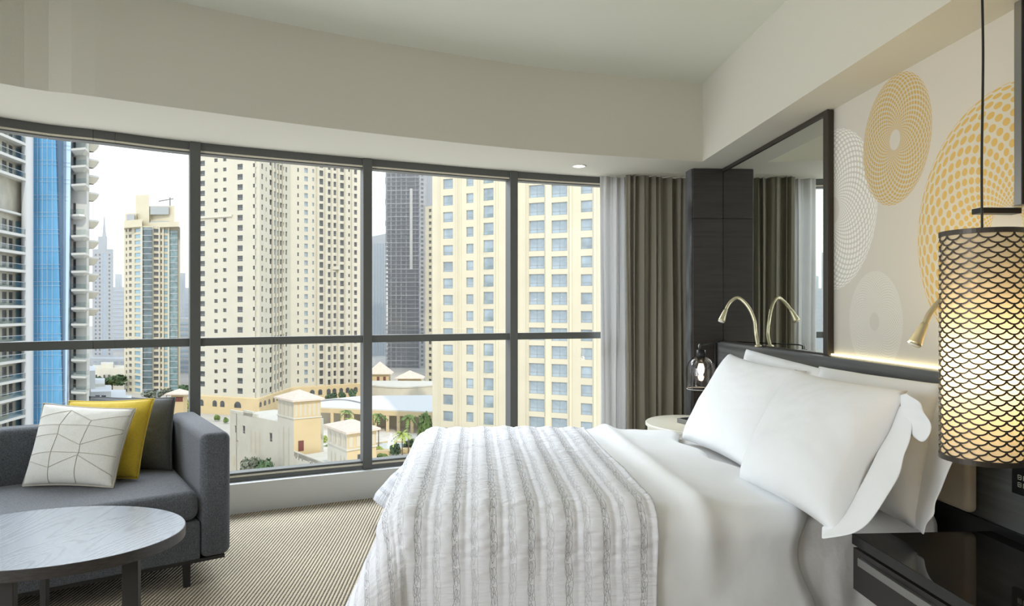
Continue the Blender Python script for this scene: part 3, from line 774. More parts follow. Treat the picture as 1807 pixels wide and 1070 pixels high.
mb = MB(); mb.box(LEN-.135, LEN, 0, .84, .135, .72, T=ST); obj('armrest', mb, m_sofa, t, bevel=.035, bseg=5)
mb = MB(); mb.box(.1355, LEN-.1355, .70, .84, .135, .72, T=ST); obj('backrest', mb, m_sofa, t, bevel=.035, bseg=5)
mb = MB(); mb.box(.1355, LEN-.1355, .012, .695, .135, .312, T=ST); obj('seat_base', mb, m_sofa, t, bevel=.008)
mb = MB(); mb.box(.139, LEN-.139, .006, .69, .316, .455, T=ST); obj('seat_cushion', mb, m_sofa, t, bevel=.045, bseg=6)
mb = MB(); mb.box(.025, LEN-.025, .02, .82, .118, .134, T=ST); obj('plinth', mb, m_blkwood, t)
for a in (.17, LEN-.21):
    for b in (.05, .74):
        mb = MB(); mb.box(a, a+.03, b, b+.03, 0, .118, T=ST); obj('leg', mb, m_blkwood, t, bevel=.002)

def cushion(name, label, corners, th, m, seed, group, seams=False):
    base = (Vector(corners[0])+Vector(corners[1]))/2
    t = thing(name, label, 'cushion', base, group)
    mb, nrm = pillow_mb(*corners, th, pinch=.05, pw=.5, seed=seed, crease=.004)
    obj('cushion_cover', mb, m, t, smooth=True, weld=True)
    # piped edge
    bl, br, tr, tl = map(Vector, corners); pts = []
    def E(x, y):
        px_ = x*(1-.05*(1-y*y)); py_ = y*(1-.05*(1-x*x)); uu, vv = (px_+1)/2, (py_+1)/2
        return (bl*(1-uu)+br*uu)*(1-vv)+(tl*(1-uu)+tr*uu)*vv
    k = 14
    for i in range(k): pts.append(E(-1+2*i/k, -1))
    for i in range(k): pts.append(E(1, -1+2*i/k))
    for i in range(k): pts.append(E(1-2*i/k, 1))
    for i in range(k+1): pts.append(E(-1, 1-2*i/k))
    mb = MB(); mb.tube(pts, .0045, 6); obj('piping', mb, m if not seams else m_seam, t, smooth=True)
    if seams:
        def on(u, v):
            x, y = 2*u-1, 2*v-1
            kk = max(0, 1-abs(x)**2.6)*max(0, 1-abs(y)**2.6); h = th/2*kk**.5*(1-.12*y)
            h += .004*noise.noise(Vector((u*4+seed, v*4, 1)))*min(1, kk*3)+.0024*noise.noise(Vector((u*11+seed, v*11, 2)))*min(1, kk*3)
            return E(x, y)+nrm*(h+.0007)
        V = {'a': (.0, .80), 'b': (.36, .93), 'c': (.63, .80), 'd': (1, .90), 'e': (0, .70), 'f': (.30, .72), 'g': (.62, .73), 'h': (1, .70),
             'i': (0, .56), 'j': (.31, .60), 'k': (.60, .47), 'l': (1, .66), 'm': (0, .34), 'n': (.29, .37), 'o': (.61, .37), 'p': (1, .36),
             'q': (0, .28), 'r': (.30, .18), 's': (.60, .34), 't': (1, .12), 'x': (.30, 0), 'y': (.60, 0), 'z': (.66, 1), 'w': (.37, 1)}
        def line(*ks):
            P = []
            for k0, k1 in zip(ks, ks[1:]):
                (a, b), (c, d) = V[k0], V[k1]
                for i in range(12): P.append(on(a+(c-a)*i/12*.98+.01, b+(d-b)*i/12))
            a, b = V[ks[-1]]; P.append(on(min(.985, a), max(.015, min(.985, b)))); return P
        mb = MB()
        for L_ in (('a', 'b', 'c', 'd'), ('e', 'f', 'g', 'h'), ('i', 'j', 'k', 'l'), ('m', 'n', 'o', 'p'), ('q', 'r', 's', 't'), ('b', 'f', 'j', 'n', 'r', 'x'), ('c', 'g', 'k', 'o', 's', 'y')):
            mb.tube(line(*L_), .0016, 5)
        obj('pleat_seams', mb, m_seam, t, smooth=True, label='raised zigzag pleat seams')
    return t
G = 'cushions on the grey sofa'
# corners: bl, br, tr, tl in camera-plan metres turned into world
def CP(px, py, d): v = W(px, d); return (v.x, v.y, H-(py-HY)/FPX*d)
cushion('cushion', 'dark grey cushion tucked in the sofa corner behind the yellow one', [CP(160, 830, 3.70), CP(303, 832, 3.60), CP(309, 702, 3.72), CP(158, 700, 3.86)], .12, m_sofad, 21, G)
cushion('cushion', 'mustard yellow cushion standing between the white and grey cushions', [CP(100, 852, 3.42), CP(243, 845, 3.40), CP(272, 704, 3.55), CP(122, 708, 3.60)], .12, m_yel, 22, G)
cushion('cushion', 'ivory cushion with zigzag pleated seams in front of the yellow cushion', [CP(40, 858, 3.26), CP(200, 861, 3.24), CP(239, 722, 3.42), CP(77, 712, 3.44)], .13, m_cush, 23, G, True)

# coffee table
def wood_top():
    m = bpy.data.materials.new('open_grain_dark_oak'); m.use_nodes = True; t = m.node_tree; b = t.nodes['Principled BSDF']
    N = t.nodes.new; Lk = t.links.new
    tc = N('ShaderNodeTexCoord'); mp = N('ShaderNodeMapping'); mp.inputs['Rotation'].default_value = (0, 0, -.42); mp.inputs['Scale'].default_value = (1, .16, 1)
    Lk(tc.outputs['Object'], mp.inputs[0])
    n1 = N('ShaderNodeTexNoise'); n1.inputs['Scale'].default_value = 4.0; n1.inputs['Detail'].default_value = 1; Lk(mp.outputs[0], n1.inputs[0])
    mu = N('ShaderNodeMath'); mu.operation = 'MULTIPLY'; mu.inputs[1].default_value = 190; Lk(n1.outputs[0], mu.inputs[0])
    si = N('ShaderNodeMath'); si.operation = 'SINE'; Lk(mu.outputs[0], si.inputs[0])
    mp2 = N('ShaderNodeMapping'); mp2.inputs['Rotation'].default_value = (0, 0, -.42); mp2.inputs['Scale'].default_value = (330, 12, 1); Lk(tc.outputs['Object'], mp2.inputs[0])
    n2 = N('ShaderNodeTexNoise'); n2.inputs['Scale'].default_value = 1; Lk(mp2.outputs[0], n2.inputs[0])
    ad = N('ShaderNodeMath'); ad.operation = 'MULTIPLY_ADD'; ad.inputs[1].default_value = .38; Lk(si.outputs[0], ad.inputs[0]); Lk(n2.outputs[0], ad.inputs[2])
    mr = N('ShaderNodeMapRange'); mr.inputs[1].default_value = -.1; mr.inputs[2].default_value = .45; Lk(ad.outputs[0], mr.inputs[0])
    mx = N('ShaderNodeMix'); mx.data_type = 'RGBA'; mx.inputs[6].default_value = (.085, .105, .14, 1); mx.inputs[7].default_value = (.21, .25, .315, 1); Lk(mr.outputs[0], mx.inputs[0])  # grain colours lightened and blued to stand for the window reflection
    Lk(mx.outputs[2], b.inputs['Base Color']); b.inputs['Roughness'].default_value = .3; b.inputs['Coat Weight'].default_value = 1; b.inputs['Coat Roughness'].default_value = .22; b.inputs['Coat IOR'].default_value = 1.9
    bb = N('ShaderNodeBump'); bb.inputs['Distance'].default_value = .0006; Lk(mr.outputs[0], bb.inputs['Height']); Lk(bb.outputs[0], b.inputs['Normal'])
    return m
TC = cw(-1.665, 2.45); TRX, TRZ = .46, .355
m_top = wood_top(); m_blkwood2 = mat('dark_table_edge', (.055, .05, .05), .4, noise_=(40, .3, (1, 1, 6)))
t = thing('coffee_table', 'oval dark oak coffee table with a broad edge and black legs before the sofa', 'table', (TC.x, TC.y, 0))
def ell(a, r=0): return (TC.x+(TRX+r)*math.cos(a), TC.y+(TRZ+r)*math.sin(a))
TZ2 = .50
mb = MB(); mb.prism([ell(2*pi*k/96) for k in range(96)], TZ2-.038, TZ2)
obj('table_edge', mb, m_blkwood2, t, bevel=.002, bseg=2)
mb = MB(); mb.poly([(*ell(2*pi*k/96, -.0025), TZ2+.0006) for k in range(96)]); obj('tabletop', mb, m_top, t)
for (px, dd) in ((232, 2.36), (12, 2.20), (79, 2.62)):
    c_ = W(px, dd); hw = .027 if px != 79 else .012
    mb = MB(); mb.box(c_.x-hw, c_.x+hw, c_.y-.012, c_.y+.012, 0, TZ2-.038); obj('leg', mb, m_blkwood, t, bevel=.002)

# curtains: cloth hung along the window curve
def curtain(name, label, s0, s1, d0, folds, amp, m, seed, z1=ZS-.004, taper=0.0, cat='curtain'):
    mb = MB(); random.seed(seed); ph = [random.uniform(-.5, .5) for _ in range(200)]
    def f(u, v):
        z = .012+(z1-.012)*v
        s_ = s0+(s1-s0)*u + .02*math.sin(u*folds*2*pi*.37+ph[0]*6)
        x = u*folds*2*pi; i = int(u*folds)
        s_ += .35*(s1-s0)/folds*math.sin(x*2)*.25
        a = amp*(.65+.5*ph[i % 200])*(1-.15*v)
        wv = math.sin(x+.5*math.sin(x*.5+ph[3]*6))
        wv = math.copysign(abs(wv)**.8, wv)
        d = d0+a*wv+.008*math.sin(z*2.3+u*9)+.006*math.sin(x*2.3+z)
        s_ += taper*(1-v)*(u)*.05
        p, tt = at_len(s_); n = Vector((tt.y, -tt.x)); q_ = p+n*d
        return (q_.x, q_.y, z)
    mb.grid(f, folds*22+1, 24)
    o = obj(name, mb, m, smooth=True, solid=.002); tag(o, label, cat); return o
m_curt = mat('taupe_curtain', (.235, .215, .165), .62, sheen=.35, bump=(420, .0004), noise_=(14, .10, (1, 1, .1)))
m_sheer = bpy.data.materials.new('sheer_voile'); m_sheer.use_nodes = True; tt_ = m_sheer.node_tree; tt_.nodes.clear()
o_ = tt_.nodes.new('ShaderNodeOutputMaterial'); a_ = tt_.nodes.new('ShaderNodeBsdfTranslucent'); a_.inputs[0].default_value = (.78, .80, .82, 1)
d_ = tt_.nodes.new('ShaderNodeBsdfDiffuse'); d_.inputs[0].default_value = (.80, .80, .80, 1); x_ = tt_.nodes.new('ShaderNodeMixShader'); x_.inputs[0].default_value = .22
tr_ = tt_.nodes.new('ShaderNodeBsdfTransparent'); y_ = tt_.nodes.new('ShaderNodeMixShader'); y_.inputs[0].default_value = .06
tt_.links.new(d_.outputs[0], x_.inputs[1]); tt_.links.new(a_.outputs[0], x_.inputs[2]); tt_.links.new(x_.outputs[0], y_.inputs[1]); tt_.links.new(tr_.outputs[0], y_.inputs[2]); tt_.links.new(y_.outputs[0], o_.inputs[0])
def len_px_off(px, d0):
    best = None
    for i in range(400):
        s_ = cl[-1]*i/399; p, tt = at_len(s_); q_ = p+Vector((tt.y, -tt.x))*d0; dd = q_.x*sp+q_.y*cp
        if dd < 1: continue
        x = CXP+FPX*(q_.x*cp-q_.y*sp)/dd
        if best is None or abs(x-px) < best[0]: best = (abs(x-px), s_)
    return best[1]
curtain('curtain', 'heavy taupe curtain gathered in deep folds beside the dark column', len_px_off(1099, .17), len_px_off(1225, .17), .17, 8, .042, m_curt, 5, taper=0)
curtain('sheer_curtain', 'narrow white sheer curtain gathered at the right end of the window', len_px_off(1060, .085), len_px_off(1120, .085), .085, 3, .026, m_sheer, 9)

# ================================================================== THE CITY OUTSIDE
GZ = -36.0
m_m = mat('cream_render', (0.576, 0.524, 0.392), .9, noise_=(.25, .03))
m_h = mat('pale_cream_render', (0.560, 0.524, 0.424), .9, noise_=(.2, .03))
m_y = mat('sandy_yellow_render', (0.592, 0.464, 0.264), .9, noise_=(.3, .04))
m_pale = mat('pale_stucco', (0.576, 0.544, 0.456), .9, noise_=(.4, .04))
m_roof = mat('terracotta_pale_roof', (0.624, 0.528, 0.432), .85, noise_=(1.5, .08))
m_wfr = mat('window_bars', (.33, .33, .31), .5)
m_g1 = mat('blue_grey_glazing', (.25, .31, .35), .08, spec=1.0, noise_=(.35, .3))
m_g2 = mat('dark_glazing', (.07, .075, .08), .10, spec=.7, noise_=(.5, .5))
m_g3 = mat('cyan_glazing', (.20, .36, .45), .08, spec=1.0, noise_=(.3, .25))
m_blue = mat('blue_curtain_wall', (.17, .46, .74), .05, .25, spec=1.0, noise_=(.12, .12))
m_blued = mat('navy_curtain_wall', (.09, .15, .23), .06, spec=.9)
m_lblue = mat('light_blue_curtain_wall', (.42, .58, .74), .08, spec=1.0)
m_white = mat('white_render', (0.624, 0.616, 0.576), .85)
m_wshade = mat('silver_cladding', (0.480, 0.496, 0.512), .45)
m_bal = glassmat('balcony_glass', (.78, .86, .86), .10)
m_conc = mat('raw_concrete', (.24, .24, .235), .95, noise_=(.2, .2))
m_concl = mat('light_concrete', (.42, .42, .41), .95, noise_=(.2, .2))

def wq(p): return (p.x, p.y)
def zat(py, d): return H+(HY-py)/FPX*d
class Bld:
    def __init__(s, name, label, px, d, cat='building', group=None):
        p = W(px, d); s.t = thing(name, label, cat, (p.x, p.y, GZ), group); s.w = []; s.d = d
    def part(s, name, mb, m, **k): return obj(name, mb, m, s.t, **k)
    def finish(s, cap=100):
        s.w.sort(key=lambda q: -q[0]); cache = {}
        rest = MB()
        for i, (sz, c, a, w_, h, st) in enumerate(s.w):
            key = (round(w_*4)/4, round(h, 2), st)
            if i < cap:
                if key not in cache:
                    mb = MB(); window_mesh(mb, w_, h, st); cache[key] = mb.mesh('window', STY[st][0])
                o = bpy.data.objects.new('window', cache[key]); C.objects.link(o); o.location = c; o.rotation_euler = (0, 0, a)
                o.parent = s.t; o.matrix_parent_inverse = Matrix.Translation(-ORG[s.t.name])
            else:
                mb = MB(); window_mesh(mb, w_, h, st); ca, sa = math.cos(a), math.sin(a); n = len(rest.v)
                rest.v += [(c[0]+x*ca-y*sa, c[1]+x*sa+y*ca, c[2]+z) for x, y, z in mb.v]
                rest.f += [tuple(n+j for j in f) for f in mb.f]; rest.m += [q+len(ALLM) if False else SM[st][q] for q in mb.m]
        if rest.v:
            o = obj('window', rest, ALLM, s.t); o['kind'] = 'stuff'
ALLM = [m_wfr, m_g1, m_g2, m_g3, m_lblue, m_white]
STY = {'g1': ([m_wfr, m_g1], 1), 'g2': ([m_wfr, m_g2], 1), 'g3': ([m_wfr, m_g3], 1), 'q1': ([m_wfr, m_g1], 4), 'd2': ([m_wfr, m_g2], 2), 'n3': ([m_wfr, m_g3], 0), 'n2': ([m_wfr, m_g2], 0), 'l4': ([m_wfr, m_lblue], 0)}
SM = {'g1': (0, 1), 'q1': (0, 1), 'g2': (0, 2), 'd2': (0, 2), 'n2': (0, 2), 'g3': (0, 3), 'n3': (0, 3), 'l4': (0, 4)}
def window_mesh(mb, w_, h, st):
    k = STY[st][1]; f = .07
    mb.quad((-w_/2, 0, -h/2), (w_/2, 0, -h/2), (w_/2, 0, h/2), (-w_/2, 0, h/2), 1)
    if k:
        for (a, b, c, d) in ((-w_/2, w_/2, -h/2, -h/2+f), (-w_/2, w_/2, h/2-f, h/2), (-w_/2, -w_/2+f, -h/2, h/2), (w_/2-f, w_/2, -h/2, h/2)):
            mb.quad((a, -.04, c), (b, -.04, c), (b, -.04, d), (a, -.04, d), 0)
        mb.quad((-w_/2, -.05, -h*.22), (w_/2, -.05, -h*.22), (w_/2, -.05, -h*.22+f), (-w_/2, -.05, -h*.22+f), 0)
    if k == 4: mb.quad((-f/2, -.05, -h/2), (f/2, -.05, -h/2), (f/2, -.05, h/2), (-f/2, -.05, h/2), 0)
def face(B, mb, P0, P1, z0, z1, cols, rec=.25, mi=0):
    """wall from plan point P0 to P1 (left to right) with real window openings.
    cols: (px centre, px width, height m, [z centres], style)"""
    a, b = W(*P0), W(*P1); L_ = (b-a).length; u = (b-a)/L_; n = Vector((u.y, -u.x)); ang = math.atan2(u.y, u.x)
    def U(px):
        k = (px-CXP)/FPX; dirv = Vector((k*cp+sp, -k*sp+cp))   # ray a + t u = s dir
        det = u.x*(-dirv.y)+dirv.x*u.y; rhs = -a
        return (rhs.x*(-dirv.y)+dirv.x*rhs.y)/det
    def P(uu, z, r=0): q = a+u*uu-n*r; return (q.x, q.y, z)
    c2 = []
    for (pc, pw, hm, zs, st) in cols: c2.append((U(pc-pw/2), U(pc+pw/2), hm, sorted(zs), st))
    c2.sort(); cur = 0
    for (u0, u1, hm, zs, st) in c2:
        u0 = max(u0, cur); mb.quad(P(cur, z0), P(u0, z0), P(u0, z1), P(cur, z1), mi); zc = z0
        for z in zs:
            if z-hm/2 <= zc+.05 or z+hm/2 >= z1-.05: continue
            mb.quad(P(u0, zc), P(u1, zc), P(u1, z-hm/2), P(u0, z-hm/2), mi)
            lo, hi = z-hm/2, z+hm/2
            mb.quad(P(u0, lo), P(u1, lo), P(u1, lo, rec), P(u0, lo, rec), mi); mb.quad(P(u0, hi, rec), P(u1, hi, rec), P(u1, hi), P(u0, hi), mi)
            mb.quad(P(u0, lo), P(u0, lo, rec), P(u0, hi, rec), P(u0, hi), mi); mb.quad(P(u1, lo, rec), P(u1, lo), P(u1, hi), P(u1, hi, rec), mi)
            q = P((u0+u1)/2, z, rec); d = q[0]*sp+q[1]*cp
            py = HY-(z-H)/d*FPX; vis = 1 if -60 < py < 1100 else .01
            B.w.append((vis*(u1-u0)*hm/d**2, q, ang, u1-u0, hm, st)); zc = hi
        mb.quad(P(u0, zc), P(u1, zc), P(u1, z1), P(u0, z1), mi); cur = u1
    mb.quad(P(cur, z0), P(L_, z0), P(L_, z1), P(cur, z1), mi)
    return a, b, u, n
def solid(mb, pts, z0, z1, mi=0, front=True):      # closed plan prism from (px, d) points
    mb.prism([wq(W(*p)) for p in pts], z0, z1, mi)
def backs(mb, front, depth, z0, z1, mi=0):         # sides, back and roof behind a chain of face points
    F = [W(*p) for p in front]; a, b = F[0], F[-1]; u = (b-a).normalized(); n = Vector((-u.y, u.x))*depth
    if n.dot((a+b)/2) < 0: n = -n
    A, B_ = a+n, b+n
    mb.quad((a.x, a.y, z0), (A.x, A.y, z0), (A.x, A.y, z1), (a.x, a.y, z1), mi); mb.quad((b.x, b.y, z0), (B_.x, B_.y, z0), (B_.x, B_.y, z1), (b.x, b.y, z1), mi)
    mb.quad((A.x, A.y, z0), (B_.x, B_.y, z0), (B_.x, B_.y, z1), (A.x, A.y, z1), mi)
    mb.poly([(p.x, p.y, z1) for p in F]+[(B_.x, B_.y, z1), (A.x, A.y, z1)], mi)
def backs_ray(mb, front, dd, z0, z1, mi=0):        # flanks that recede away behind the front corners
    F = [W(*p) for p in front]; A = W(front[0][0]+.6, front[0][1]+dd); B_ = W(front[-1][0]-.6, front[-1][1]+dd); a, b = F[0], F[-1]
    for p, q in ((a, A), (b, B_), (A, B_)): mb.quad((p.x, p.y, z0), (q.x, q.y, z0), (q.x, q.y, z1), (p.x, p.y, z1), mi)
    mb.poly([(p.x, p.y, z1) for p in F]+[(B_.x, B_.y, z1), (A.x, A.y, z1)], mi)
def strip(mb, P, wpx, z0, z1, out, mi=0, th=None):         # vertical pilaster
    px, d = P; a, b = W(px-wpx/2, d-out), W(px+wpx/2, d-out); c, e = W(px+wpx/2, d+.3), W(px-wpx/2, d+.3)
    mb.hexa([(*wq(a), z0), (*wq(b), z0), (*wq(c), z0), (*wq(e), z0), (*wq(a), z1), (*wq(b), z1), (*wq(c), z1), (*wq(e), z1)], mi)
def dlin(P0, P1, px):
    a, b = W(*P0), W(*P1); k = (px-CXP)/FPX; dv_ = Vector((k*cp+sp, -k*sp+cp)); u = b-a
    det = u.x*(-dv_.y)+dv_.x*u.y; t_ = (-a.x*(-dv_.y)+dv_.x*(-a.y))/det
    q = a+u*t_; return q.x*sp+q.y*cp
def rows(py, step, d, lo, hi):          # z centres of a column seen at depth d: first at py, px step
    s_ = FPX/d; out = []; k = -60
    while k < 90:
        z = H+(HY-py)/s_-k*step/s_
        if lo < z < hi: out.append(z)
        k += 1
    return out

# ground, roads
mb = MB(); g0 = [(-900, 60), (900, 60), (900, 1500), (-900, 1500)]
mb.quad(*[(x, y, GZ) for x, y in g0])
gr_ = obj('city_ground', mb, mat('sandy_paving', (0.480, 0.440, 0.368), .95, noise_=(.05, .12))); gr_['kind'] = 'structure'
PZ = -33.2
def slabq(name, label, cat, pts, z0, z1, m, kind=None):
    mb = MB(); solid(mb, pts, z0, z1); o = obj(name, mb, m)
    if kind: o['kind'] = kind
    else: tag(o, label, cat)
    return o
m_asph = mat('asphalt', (.17, .17, .17), .95, noise_=(.3, .1))
o = slabq('street', '', '', [(300, 118), (500, 110), (500, 134), (300, 152)], GZ, GZ+.05, m_asph, 'structure')
o = slabq('street', '', '', [(150, 290), (350, 250), (350, 262), (150, 310)], GZ, GZ+.05, m_asph, 'structure')

o = slabq('plaza', '', '', [(582, 141), (800, 136), (800, 196), (560, 203)], GZ, PZ, mat('sunlit_paving', (.62, .56, .46), .9, noise_=(.4, .1)), 'structure')  # paving colour made brighter than the ground to stand for sunlight
# --- right hand tower, close
B = Bld('apartment_tower', 'large cream tower with square blue windows filling the right window bays', 900, 125)
P0, P1 = (763, 136.5), (893, 130.2); P2, P3 = (905, 128.8), (1330, 111)
mb = MB(); zt = 62
def col(px, wpx, hm, py, step, st, Pa, Pb): return (px, wpx, hm, rows(py, step, dlin(Pa, Pb, px), GZ+1, zt-2), st)
face(B, mb, P0, P1, GZ, zt, [col(790.5, 17, 2.0, 354, 29.3, 'g1', P0, P1), col(829, 12.5, 1.9, 349.8, 29.75, 'g1', P0, P1), col(862, 17.5, 2.35, 343, 30.5, 'g1', P0, P1)])
face(B, mb, P2, P3, GZ, zt, [col(947, 27, 2.35, 337.6, 31.5, 'q1', P2, P3), col(987, 27.5, 2.35, 336.5, 31.8, 'q1', P2, P3), col(1035, 20, 2.1, 331.5, 32.6, 'g1', P2, P3),
     col(1085, 27, 2.35, 330, 33.3, 'q1', P2, P3), col(1130, 27, 2.35, 329, 33.9, 'q1', P2, P3), col(1180, 20, 2.1, 328, 34.5, 'g1', P2, P3), col(1240, 27, 2.35, 326, 35.4, 'q1', P2, P3)])
a, b = W(*P1), W(*P2); mb.quad((a.x, a.y, GZ), (b.x, b.y, GZ), (b.x, b.y, zt), (a.x, a.y, zt))
backs(mb, [P0, P1, P2, P3], 22, GZ, zt)
B.part('wall', mb, m_m)
for px, w_ in ((775, 1.5), (805.5, 2), (812, 2), (845, 2), (877, 3)):
    mb = MB(); strip(mb, (px, dlin(P0, P1, px)), w_, GZ, zt, .22); B.part('pilaster', mb, m_m)
for px, w_ in ((912, 6), (930, 1.5), (967, 9), (1007, 4), (1050, 5), (1108, 6)):
    mb = MB(); strip(mb, (px, dlin(P2, P3, px)), w_, GZ, zt, .25); B.part('pilaster', mb, m_m)
d_ = dlin(P0, P1, 862)
for k, z in enumerate(rows(343, 30.5, d_, -24, 30)):      # glass guards of the recessed balconies
    mb = MB(); a, b = W(853.5, d_-.12), W(870.5, d_-.12); mb.quad((a.x, a.y, z-1.15), (b.x, b.y, z-1.15), (b.x, b.y, z-.35), (a.x, a.y, z-.35)); B.part('balcony_guard', mb, m_bal)
B.finish()

# --- slim tower seen behind its left edge
B = Bld('apartment_tower', 'slim beige tower with one column of small windows left of the large cream tower', 758, 350)
P0, P1 = (750.5, 352), (775, 345); zt = zat(364, 350); mb = MB()
face(B, mb, P0, P1, GZ-30, zt, [(759, 4.6, 1.7, rows(372, 11.1, 350, GZ, zt-1), 'g2')], rec=.15); backs(mb, [P0, P1], 12, GZ-30, zt)
B.part('wall', mb, m_m); B.finish()

# --- two beige towers in the second bay
B = Bld('apartment_tower', 'tall pale cream tower with a chamfered corner seen in the second window bay', 440, 240)
Q0, Q1, Q2, Q3 = (351, 245), (450, 236.5), (458, 237.5), (513, 268); zt = 78; zb = -30.2
mb = MB()
hr = lambda px, py, st, Pa, Pb: rows(py, st, dlin(Pa, Pb, px), zb+1.2, zt-3)
face(B, mb, Q0, Q1, zb, zt, [(357, 9, 1.9, hr(357, 288.5, 17.7, Q0, Q1), 'd2'), (381, 6, 1.3, hr(381, 283, 17.75, Q0, Q1), 'n2'), (396.5, 6, 1.3, hr(396.5, 281.5, 17.75, Q0, Q1), 'n2'),
     (423.5, 9.5, 2.0, hr(423.5, 294.5, 18.0, Q0, Q1), 'd2'), (449, 5.5, 1.3, hr(449, 291.5, 18.1, Q0, Q1), 'n2')], rec=.3)
face(B, mb, Q1, Q2, zb, zt, [])
dd = lambda px: dlin(Q2, Q3, px)
face(B, mb, Q2, Q3, zb, zt, [(463, 3, 1.9, hr(463, 294, 18.0, Q2, Q3), 'n2'), (470, 2, 1.4, hr(470, 299, 17.8, Q2, Q3), 'n2'), (478, 4, 2.0, hr(478, 305, 17.4, Q2, Q3), 'n2'), (485, 2.6, 2.2, hr(485, 309, 17.0, Q2, Q3), 'g1'),
     (490.5, 2.6, 2.2, hr(490.5, 312, 16.8, Q2, Q3), 'g1'), (496, 3.4, 2.0, hr(496, 313, 16.6, Q2, Q3), 'n2'), (500.5, 1.6, 1.4, hr(500.5, 314, 16.4, Q2, Q3), 'n2'), (505.5, 3, 2.0, hr(505.5, 316, 16.2, Q2, Q3), 'n2')], rec=.25)
backs_ray(mb, [Q0, Q1, Q2, Q3], 20, zb, zt)
B.part('wall', mb, m_h)
for px in (487.7, 493, 481, 499):
    mb = MB(); strip(mb, (px, dd(px)), 1.1, zb, zt, .9); B.part('pilaster', mb, m_h)
mb = MB(); a, b = W(352, dlin(Q0, Q1, 352)-.5), W(409, dlin(Q0, Q1, 409)-.5); zc = zat(381, 241)
mb.box(0, (b-a).length, -.1, 1.2, zc-.5, zc+.3, T=lambda x, y, z: (*wq(a+(b-a).normalized()*x+Vector((0, 1))*y), z)); B.part('cornice', mb, m_pale)
def podium(B, chain, arches, zlo, zhi, m):
    mb = MB(); P = [W(px, d-1.0) for px, d in chain]
    for a, b in zip(P, P[1:]): mb.quad((a.x, a.y, zlo), (b.x, b.y, zlo), (b.x, b.y, zhi), (a.x, a.y, zhi))
    for a, b, c, e in zip(P, P[1:], [W(*q) for q in chain], [W(*q) for q in chain][1:]): mb.quad((a.x, a.y, zhi), (b.x, b.y, zhi), (e.x, e.y, zhi+.3), (c.x, c.y, zhi+.3))
    B.part('arcade_wall', mb, m)
    for px, w_, hpx in arches:
        for (pa, da), (pb, db) in zip(chain, chain[1:]):
            if pa <= px <= pb:
                d = dlin((pa, da-1), (pb, db-1), px); a, b = W(pa, da-1), W(pb, db-1); u = (b-a).normalized(); c = W(px, d); n = Vector((u.y, -u.x))
                r = w_/2/FPX*d/max(.35, u.dot(Vector((cp, -sp)))); hh = hpx/FPX*d; z0 = zhi-1.2-hh; mbb = MB()
                prof = [(-r, z0), (r, z0)]+[(r*math.cos(k*pi/10), z0+hh-r+r*math.sin(k*pi/10)) for k in range(11)]
                mbb.poly([(c.x+u.x*x+n.x*.06, c.y+u.y*x+n.y*.06, z) for x, z in prof]); B.part('arched_window', mbb, m_g2)
podium(B, [(351, 245), (450, 236.5), (458, 237.5), (513, 268)], [(356, 8, 11), (379, 9, 11), (392.5, 9, 11), (419.5, 14, 11), (459.5, 3.5, 9), (467.5, 3.5, 9), (475, 3, 9), (483, 3, 8.5), (489, 2.4, 8), (495, 2.4, 8), (502, 2.4, 8)], GZ, zb+.3, m_y)
B.finish()

B = Bld('apartment_tower', 'pale cream tower with balcony columns standing right behind the chamfered corner tower', 575, 275)
R0, R1, R2, R3 = (508, 268), (527, 270), (531, 271), (638, 285); mb = MB(); zt = 92
rr = lambda px, py, st: rows(py, st, dlin(R2, R3, px), zb+1.2, zt-3)
face(B, mb, R0, R2, zb, zt, [(526, 2.6, 1.5, rows(299.8, 14.9, 270, zb+1, zt-3), 'n2')], rec=.25)
face(B, mb, R2, R3, zb, zt, [(540, 6, 1.9, rr(540, 301, 14.85), 'g1'), (552.5, 3, 1.4, rr(552.5, 302, 14.75), 'g1'), (567, 6.5, 2.3, rr(567, 306, 14.7), 'n2'), (581, 4.6, 2.1, rr(581, 310, 14.6), 'g2'), (591, 4.6, 2.1, rr(591, 311, 14.5), 'g2'),
     (603.5, 6.5, 2.2, rr(603.5, 313.5, 14.4), 'n2'), (616, 2.8, 1.3, rr(616, 315, 14.3), 'n2'), (627.5, 5, 1.9, rr(627.5, 318, 14.2), 'g2')], rec=.35)
backs(mb, [R0, R2, R3], 24, zb, zt); B.part('wall', mb, m_h)
for px in (560, 574.5, 586, 597, 609.5, 621.5):
    mb = MB(); strip(mb, (px, dlin(R2, R3, px)), 1.4, zb, zt, .7); B.part('pilaster', mb, m_h)
mb = MB(); a = zat(474, 279); strip(mb, (586, 279.5), 25, a-.5, a+.8, 1.6); B.part('cornice', mb, m_pale)
podium(B, [(508, 268), (531, 271), (638, 285)], [(534, 5, 8), (551, 7, 10), (565, 6, 10), (580, 6, 10), (590, 6, 10), (602, 5.5, 9.5), (613.5, 6, 9.5), (627.5, 6, 9.5)], GZ, zb+.3, m_y)
B.finish()

